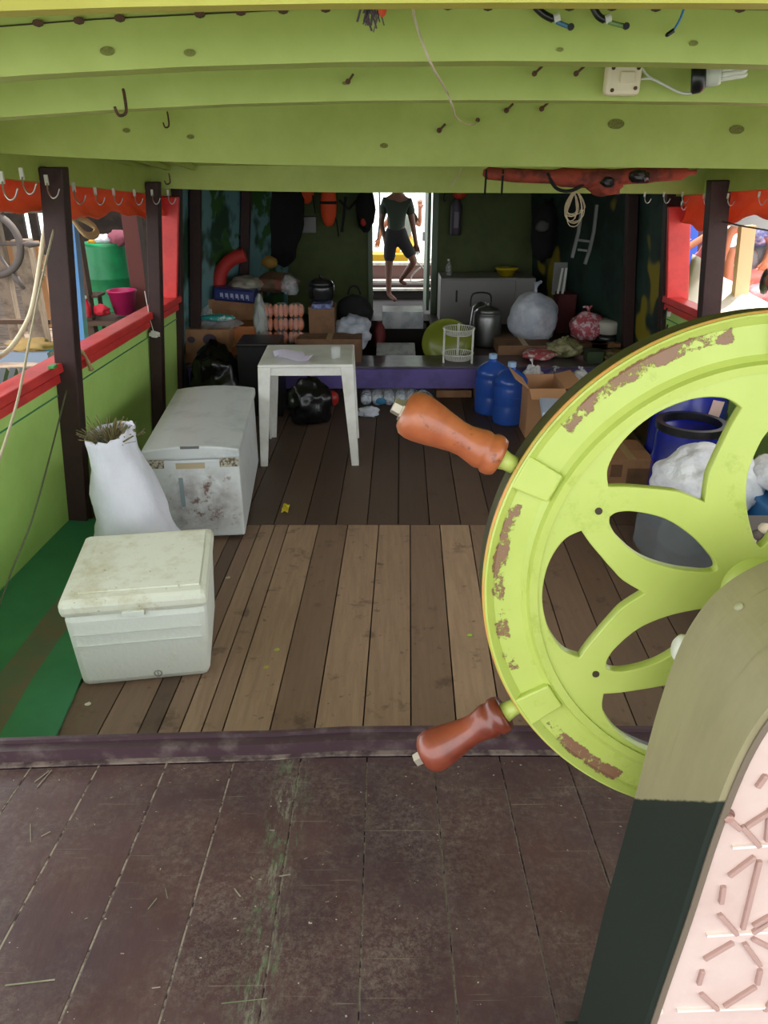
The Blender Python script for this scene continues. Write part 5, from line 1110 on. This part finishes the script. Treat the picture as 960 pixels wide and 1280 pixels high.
for i, (x, y0, y1, m_, lab) in enumerate(((110, 370, 396, mat('red bottle', (190, 30, 50), .4), 'red bottle with pale cap left of the magenta bucket'), (107, 350, 366, W2, 'small white bottle above the red one'))):
    p = P(x, y1, Y=6.9 if i == 0 else 7.1); h = zpx(y0, p.y)-p.z; t = thing('bottle', lab, 'bottle', p)
    g = MB(); g.lathe([(.03, 0), (.035, .01), (.035, h*.6), (.014, h*.8), (.014, h*.9)], n=16); part('body', g, m_, t, local=True, smooth=True)
    g = MB(); g.lathe([(.018, h*.88), (.018, h), (0, h)], n=12); part('cap', g, W2, t, local=True)
g = MB(); g.blob(P(127, 388, Y=6.95), (.15, .1, .10), amp=.35, sub=3, seed=8); one('red_cloth', g, mat('crimson cloth', (190, 30, 50), .7), 'crumpled crimson cloth between bottle and bucket', 'cloth', smooth=True)
g = MB(); g.box((P(135, 398, Y=7.0).x, 7.1, P(135, 399, Y=7.0).z-.02), (.75, .4, .04)); g.box((P(135, 398, Y=7.0).x, 7.3, .3), (.6, .06, .3)); one('side_shelf', g, mat('dark boards', (84, 62, 50), .85), 'dark plank shelf carrying bottle, bucket and cloth', 'shelf')
c = P(106, 367, Y=7.1); g = MB(); g.box((c.x, 7.1, c.z-.012), (.3, .2, .02)); g.box((c.x+.1, 7.18, (c.z+.25)/2), (.03, .03, c.z-.25)); one('bottle_shelf', g, mat('dark boards', (84, 62, 50), .85), 'tiny shelf carrying the small white bottle beside the dark post', 'shelf')
for i, (x, y, s, m_, lab) in enumerate(((40, 432, (.34, .2, .10), mat('ochre net', (160, 130, 80), .9), 'ochre netting heap outside the rail left of the thick post'), (58, 436, (.12, .1, .05), mat('sky blue', (60, 150, 190), .6), 'sky blue scrap on the ochre netting'))):
    g = MB(); g.blob(P(x, y, Y=5.7), s, amp=.4, sub=3, seed=i+4, fold=.5); one('net_heap', g, m_, lab, 'net', smooth=True)
g = MB()
for k in range(3): 
    pass
for k, x in enumerate((6, 18, 30)):
    g = MB(); g.bar(P(x, 462, X=-2.25), P(x-8, 494, X=-2.25), .035, .04, up=(0, 1, 0)); one('fender_slat', g, mat('grey black rubber', (70, 72, 74), .7), ('left', 'middle', 'right')[k] + ' one of three dark fender slats outside the near left rail', 'fender', 'dark fender slats')
g = MB(); g.box((-2.5, 4.7, .42), (.5, 3.0, .06)); one('light_gunwale', g, mat('pale blue grey', (176, 184, 200), .6), 'pale blue-grey ledge just outside the near left rail', 'ledge')
# silver film and cloth by the thinner post
g = MB(); g.grid(lambda u, v: P(188+u*15, 262+v*150, Y=6.35) + Vector((.0, .12*noise.noise(Vector((u*4, v*6, 1))), 0)), 6, 18); one('clear_curtain', g, mat('silver film', (196, 200, 206), .3, alpha=.85, bump=.8), 'crumpled silvery plastic sheet hanging left of the left red board', 'plastic sheet', smooth=True, solid=.004)

# ---------------------------------------------------------------- people
def body(joints, edges, root, extra_sub=2):
    """one continuous skinned surface; joints {name: (x,y,z,r)}"""
    names = list(joints); idx = {n: i for i, n in enumerate(names)}
    me = bpy.data.meshes.new('b'); me.from_pydata([joints[n][:3] for n in names], [(idx[a], idx[b]) for a, b in edges], [])
    o = bpy.data.objects.new('b', me); COL.objects.link(o)
    sk = o.modifiers.new('s', 'SKIN'); sub = o.modifiers.new('u', 'SUBSURF'); sub.levels = extra_sub; sub.render_levels = extra_sub
    if not me.skin_vertices: 
        bm = bmesh.new(); bm.from_mesh(me); bm.verts.layers.skin.verify(); bm.to_mesh(me); bm.free()
    for i, n in enumerate(names):
        r_ = joints[n][3]; d = me.skin_vertices[0].data[i]; d.radius = (r_, r_) if not isinstance(r_, tuple) else r_; d.use_root = (n == root)
    dg = bpy.context.evaluated_depsgraph_get(); dg.update(); ev = o.evaluated_get(dg); m2 = bpy.data.meshes.new_from_object(ev)
    bpy.data.objects.remove(o); 
    for p in m2.polygons: p.use_smooth = True
    return m2
def person(loc, J, label, tone, clothes, hair=True, face=Vector((0, -1, 0)), skip=()):
    """J: joints relative to loc in metres"""
    t = thing('person', label, 'person', loc)
    E = [('pelvis', 'waist'), ('waist', 'chest'), ('chest', 'neck'), ('neck', 'jaw'), ('jaw', 'head'), ('head', 'crown'),
         ('chest', 'shl'), ('shl', 'ell'), ('ell', 'wrl'), ('wrl', 'pal'), ('chest', 'shr'), ('shr', 'elr'), ('elr', 'wrr'), ('wrr', 'par'),
         ('pelvis', 'hil'), ('hil', 'knl'), ('knl', 'anl'), ('anl', 'tol'), ('pelvis', 'hir'), ('hir', 'knr'), ('knr', 'anr'), ('anr', 'tor')]
    rad = dict(pelvis=.125, waist=.11, chest=.135, neck=.055, jaw=.07, head=.088, crown=.06, shl=.062, shr=.062, ell=.042, elr=.042, wrl=.028, wrr=.028, pal=.034, par=.034, hil=.085, hir=.085, knl=.058, knr=.058, anl=.036, anr=.036, tol=.032, tor=.032)
    J = {k: Vector(v) for k, v in J.items()}
    nk = J['neck']; up_ = (J['head']-nk).normalized()
    J.setdefault('jaw', nk + up_*.09); J['crown'] = J['head'] + up_*.07
    for s_ in 'lr':
        d = (J['wr'+s_]-J['el'+s_]).normalized(); J.setdefault('pa'+s_, J['wr'+s_]+d*.06)
    jj = {k: (*v, rad[k]) for k, v in J.items()}
    ex = dict(jj); EE = list(E)
    for s_ in 'lr':   # five fingers
        p = J['pa'+s_]; d = (p-J['wr'+s_]).normalized(); sd = d.cross(Vector((0, 1, 0)));
        if sd.length < .2: sd = d.cross(Vector((1, 0, 0)))
        sd.normalize(); n_ = sd.cross(d)
        for k, (o_, L) in enumerate(((-.028, .065), (-.010, .078), (.009, .074), (.027, .058))):
            b = p + d*.015 + sd*o_; m_ = p + d*(.03+L*.5) + sd*o_*1.1 + n_*.006; e_ = p + d*(.03+L) + sd*o_*1.1 + n_*.024
            for q, v, r_ in ((0, b, .012), (1, m_, .010), (2, e_, .008)): ex['f%s%d%d' % (s_, k, q)] = (*v, r_)
            EE += [('pa'+s_, 'f%s%d0' % (s_, k)), ('f%s%d0' % (s_, k), 'f%s%d1' % (s_, k)), ('f%s%d1' % (s_, k), 'f%s%d2' % (s_, k))]
        b = J['wr'+s_].lerp(p, .6) + sd*-.03; e_ = b + d*.045 - sd*.028
        ex['t%s0' % s_] = (*b, .013); ex['t%s1' % s_] = (*e_, .010); EE += [('wr'+s_, 't%s0' % s_), ('t%s0' % s_, 't%s1' % s_)]
    me = body(ex, EE, 'pelvis'); me.materials.append(tone)
    o = bpy.data.objects.new('body', me); COL.objects.link(o); o.parent = t
    hd = J['head']; rt = face.cross(up_).normalized(); fw_ = face
    for s_ in (-1, 1):
        g = MB(); g.blob(hd + fw_*.082 + rt*.03*s_ + up_*.0, (.022, .022, .014), amp=0, sub=2); part('eye', g, mat('dark eye', (20, 16, 14), .3), t, local=True, smooth=True)
        g = MB(); g.blob(hd + rt*.088*s_ - up_*.01, (.03, .03, .055), amp=.1, sub=2); part('ear', g, tone, t, local=True, smooth=True)
    g = MB(); g.blob(hd + fw_*.098 - up_*.03, (.03, .035, .045), amp=0, sub=2); part('nose', g, tone, t, local=True, smooth=True)
    g = MB(); g.blob(hd + fw_*.082 - up_*.065, (.05, .018, .012), amp=0, sub=2); part('mouth', g, mat('lips', (110, 60, 54), .5), t, local=True, smooth=True)
    g = MB(); g.blob(hd + up_*.045 - fw_*.018, (.20, .21, .17), amp=.06, sub=3, flat=.35); part('hair', g, mat('black hair', (16, 14, 14), .7), t, local=True, smooth=True)
    for nm, keys, edges, inf, m_ in clothes:
        jc_ = {}
        for k in keys:
            if isinstance(k, tuple): nme, a, b, f_ = k; v = J[a].lerp(J[b], f_); jc_[nme] = (*v, rad[a]*(1-f_)+rad[b]*f_+inf)
            else: jc_[k] = (*J[k], rad[k]+inf)
        cm = body(jc_, edges, keys[0]); cm.materials.append(m_); q = bpy.data.objects.new(nm, cm); COL.objects.link(q); q.parent = t
    return t
def shirt(m_): return ('shirt', ['chest', 'waist', 'pelvis', 'shl', 'shr', ('sll', 'shl', 'ell', .6), ('slr', 'shr', 'elr', .6)], [('chest', 'waist'), ('waist', 'pelvis'), ('chest', 'shl'), ('shl', 'sll'), ('chest', 'shr'), ('shr', 'slr')], .016, m_)
def shorts(m_, f=.85): return ('shorts', ['pelvis', 'waist', 'hil', 'hir', ('kl', 'hil', 'knl', f), ('kr', 'hir', 'knr', f)], [('pelvis', 'waist'), ('pelvis', 'hil'), ('hil', 'kl'), ('pelvis', 'hir'), ('hir', 'kr')], .022, m_)
YM = 11.45
def jp(d, Y, loc, off={}): return {k: P(x, y, Y=Y+off.get(k, 0)) - Vector(loc) for k, (x, y) in d.items()}
ml = (P(492, 378, Y=YM).x, YM, 0)
J = jp(dict(head=(499, 224), neck=(497, 241), chest=(496, 258), waist=(495, 278), pelvis=(495, 296), shl=(482, 252), ell=(476, 279), wrl=(483, 304), shr=(511, 253), elr=(516, 281), wrr=(520, 304), hil=(488, 300), knl=(486, 334), anl=(486, 368), tol=(495, 376), hir=(503, 300), knr=(518, 327), anr=(500, 351), tor=(509, 356)), YM, ml, dict(knr=-.05, anr=.25, tor=.22, tol=-.12, ell=.05, anl=0))
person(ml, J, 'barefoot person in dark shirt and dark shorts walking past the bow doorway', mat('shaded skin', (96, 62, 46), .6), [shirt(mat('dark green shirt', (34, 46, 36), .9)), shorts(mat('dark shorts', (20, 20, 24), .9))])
YB = 13.2; ml = (P(515, 330, Y=YB).x, YB, .05)
J = jp(dict(head=(500, 250), neck=(503, 262), chest=(505, 272), waist=(505, 288), pelvis=(504, 302), shl=(494, 268), ell=(478, 284), wrl=(474, 298), shr=(515, 270), elr=(525, 283), wrr=(525, 262), hil=(498, 304), knl=(490, 318), anl=(489, 336), tol=(488, 339), hir=(510, 304), knr=(516, 320), anr=(515, 336), tor=(517, 339)), YB, ml, dict(knl=-.2, knr=-.2))
person(ml, J, 'second person behind the walker, bare forearm raised beside them', SKIN, [shirt(mat('grey shirt', (120, 126, 116), .9)), shorts(mat('ochre shorts', (190, 150, 40), .9))])
# yellow things beyond the bow
t, w, h, d = carton(464, 510, 318, 332, 12.8, 'long yellow box lying beyond the bow rail', m=mat('bright ochre', (214, 166, 30), .5), depth=.4, tape=False, name='yellow_box')
g = MB(); g.box((P(486, 330, Y=13.6).x, 13.9, .15), (3.2, 2.2, .1)); g.box((P(486, 330, Y=13.6).x, 14.2, -.6), (.3, .3, 1.4)); one('jetty', g, NW, 'weathered jetty beyond the bow carrying the second person', 'jetty')
t = thing('bow_tree', 'sunlit leafy tree beyond the bow at the top of the doorway', 'tree', (1.6, 24, -1.2))
g = MB(); g.tube([(0, 0, 0), (.1, 0, 2.2), (0, 0, 4.2)], [.22, .16, .1], 10); part('trunk', g, NW, t, local=True)
g = MB(); rn = random.Random(9)
for k in range(900):
    a = Vector((rn.gauss(0, 1.0), rn.gauss(0, .9), 4.6+rn.gauss(0, .8))); u_ = Vector((rn.uniform(-1, 1), rn.uniform(-1, 1), rn.uniform(-1, 1))).normalized()*.16; v_ = u_.orthogonal().normalized()*.07
    g.add([a-u_, a+v_, a+u_, a-v_], [(0, 1, 2, 3)])
q = part('foliage', g, mat('leaf green', (110, 150, 60), .6), t, local=True); q['kind'] = 'stuff'
# white cord heap by the step
g = MB(); q = [P(x, y, Y=11.6) for x, y in ((519, 326), (530, 336), (537, 347), (527, 351), (514, 352), (516, 343), (526, 334))]; g.tube(smoothpts(q, 4), .012, 6); one('white_mooring_line', g, W2, 'loose white mooring line right of the walking person', 'rope', smooth=True)
# things on the foredeck left of the man: dark foliage/lines
g = MB(); c = P(474, 236, Y=10.8); g.tube([Vector((c.x, c.y, 1.95)), c, P(475, 275, Y=10.8), P(472, 300, Y=10.8)], .012, 6); one('dark_line', g, BLACK, 'dark upright line hanging left of the walking person', 'line')

# ---------------------------------------------------------------- neighbouring boat to the right
g = MB(); g.box((4.6, 7.0, .2), (2.8, 7, .08)); one('right_boat_deck', g, mat('pinkish deck', (206, 120, 116), .6), 'pinkish red deck of the boat moored on the right', 'deck')
g = MB(); g.box((3.15, 7.0, -.3), (.08, 7, 1.05)); one('right_boat_hull', g, mat('white hull', (220, 216, 210), .5), 'white hull side of the boat moored on the right', 'hull')
g = MB(); a, b, c_, d_ = P(866, 318, Y=6.9), P(975, 392, Y=6.0), P(975, 430, Y=5.4), P(846, 392, Y=6.6)
def fn(u, v):
    q = (a.lerp(b, u)).lerp(d_.lerp(c_, u), v); return q + Vector((0, 0, .03*noise.noise(Vector((u*4, v*3, 0)))))
g.grid(fn, 14, 8); one('white_tarp', g, mat('bright white tarp', (236, 232, 226), .7), 'bright white tarp sloping down outside the right rail', 'tarp', smooth=True, solid=.01)
g = MB(); a2, b2, c2 = P(853, 340, Y=7.2), P(834, 378, Y=7.2), P(856, 384, Y=7.0); g.add([a2, b2, c2, a2+Vector((.02, .06, 0)), b2+Vector((.02, .06, 0)), c2+Vector((.02, .06, 0))], [(0, 1, 2), (5, 4, 3), (0, 3, 4, 1), (1, 4, 5, 2), (2, 5, 3, 0)]); one('yellow_sheet', g, mat('warm yellow', (240, 206, 90), .6), 'small yellow triangular sheet edge beside the right red board', 'sheet')
for i, (xa, ya, xb, yb, Y, w, m_, lab) in enumerate(((867, 270, 866, 372, 8.6, .09, mat('strong blue', (30, 90, 200), .5), 'blue pole beyond the tarp by the right red board'), (934, 282, 925, 420, 6.3, .11, mat('pale timber', (206, 176, 136), .7), 'pale timber post in front of the sitting person'), (879, 270, 876, 372, 8.8, .3, mat('dark maroon', (74, 52, 58), .8), 'dark maroon post behind the arm by the right side'))):
    b_ = P(xb, yb, Y=Y); b_.z = .22; g = MB(); g.bar(P(xa, ya, Y=Y), b_, w, .07, up=(0, 1, 0)); one('right_boat_post', g, m_, lab, 'post', 'posts of the right boat')
YQ = 7.0; ml = (P(940, 340, Y=YQ).x, YQ+.2, .24)
J = jp(dict(pelvis=(948, 318), waist=(950, 300), chest=(945, 280), neck=(935, 268), head=(926, 260), shl=(932, 278), ell=(912, 290), wrl=(906, 318), shr=(958, 284), elr=(966, 305), wrr=(958, 325), hil=(938, 326), knl=(912, 312), anl=(908, 356), tol=(902, 362), hir=(952, 328), knr=(924, 338), anr=(940, 352), tor=(930, 356)), YQ, ml, dict(pelvis=.2, waist=.2, hil=.1, hir=.25))
person(ml, J, 'person in blue shirt and grey shorts crouching on the right boat behind the timber post', mat('warm skin', (190, 124, 92), .55), [shirt(mat('blue patterned shirt', (96, 112, 170), .8, c2=(170, 176, 206), scale=16)), shorts(mat('grey shorts', (112, 114, 120), .9))])
YQ = 7.9; ml = (P(850, 350, Y=YQ).x, YQ, .24)
J = jp(dict(pelvis=(846, 330), waist=(843, 312), chest=(840, 292), neck=(842, 274), head=(843, 260), shl=(850, 286), ell=(856, 312), wrl=(880, 296), shr=(830, 288), elr=(826, 312), wrr=(834, 330), hil=(850, 334), knl=(862, 352), anl=(860, 384), tol=(868, 388), hir=(842, 334), knr=(846, 360), anr=(842, 388), tor=(846, 392)), YQ, ml, {})
person(ml, J, 'person in blue jeans mostly hidden by the right red board, forearm reaching to the post', mat('warm skin', (190, 124, 92), .55), [shirt(mat('grey shirt', (120, 126, 116), .9)), ('trousers',) + shorts(mat('blue denim', (74, 92, 140), .9), .98)[1:]])
for i, (x, y, s, m_, lab) in enumerate(((884, 330, (.26, .3, .42), mat('pink plastic', (214, 110, 122), .5), 'pink sack behind the white tarp left of the right post'), (945, 362, (.7, .4, .22), mat('pink white cloth', (232, 190, 200), .7, c2=(214, 110, 122), scale=5), 'pink and white cloth below the crouching person'), (930, 345, (.8, .3, .16), mat('salmon', (220, 120, 110), .6), 'salmon coloured bundle under the crouching person'))):
    g = MB(); g.blob(P(x, y, Y=7.1 + (i == 0)*.8), s, amp=.25, sub=3, seed=i+60, fold=.4); one('cloth_heap', g, m_, lab, 'cloth', smooth=True)
g = MB(); g.blob(P(957, 352, Y=5.9), (.08, .1, .2), sub=2); one('black_fender', g, BLACK, 'small black fender at the right edge above the wheel rim', 'fender', smooth=True)
g = MB(); g.bar(P(888, 262, Y=6.9), P(1000, 272, Y=6.5), .05, .22); one('silver_tarp', g, mat('silver tarp', (176, 184, 196), .4), 'silver-grey tarp strip above the crouching person', 'tarp')
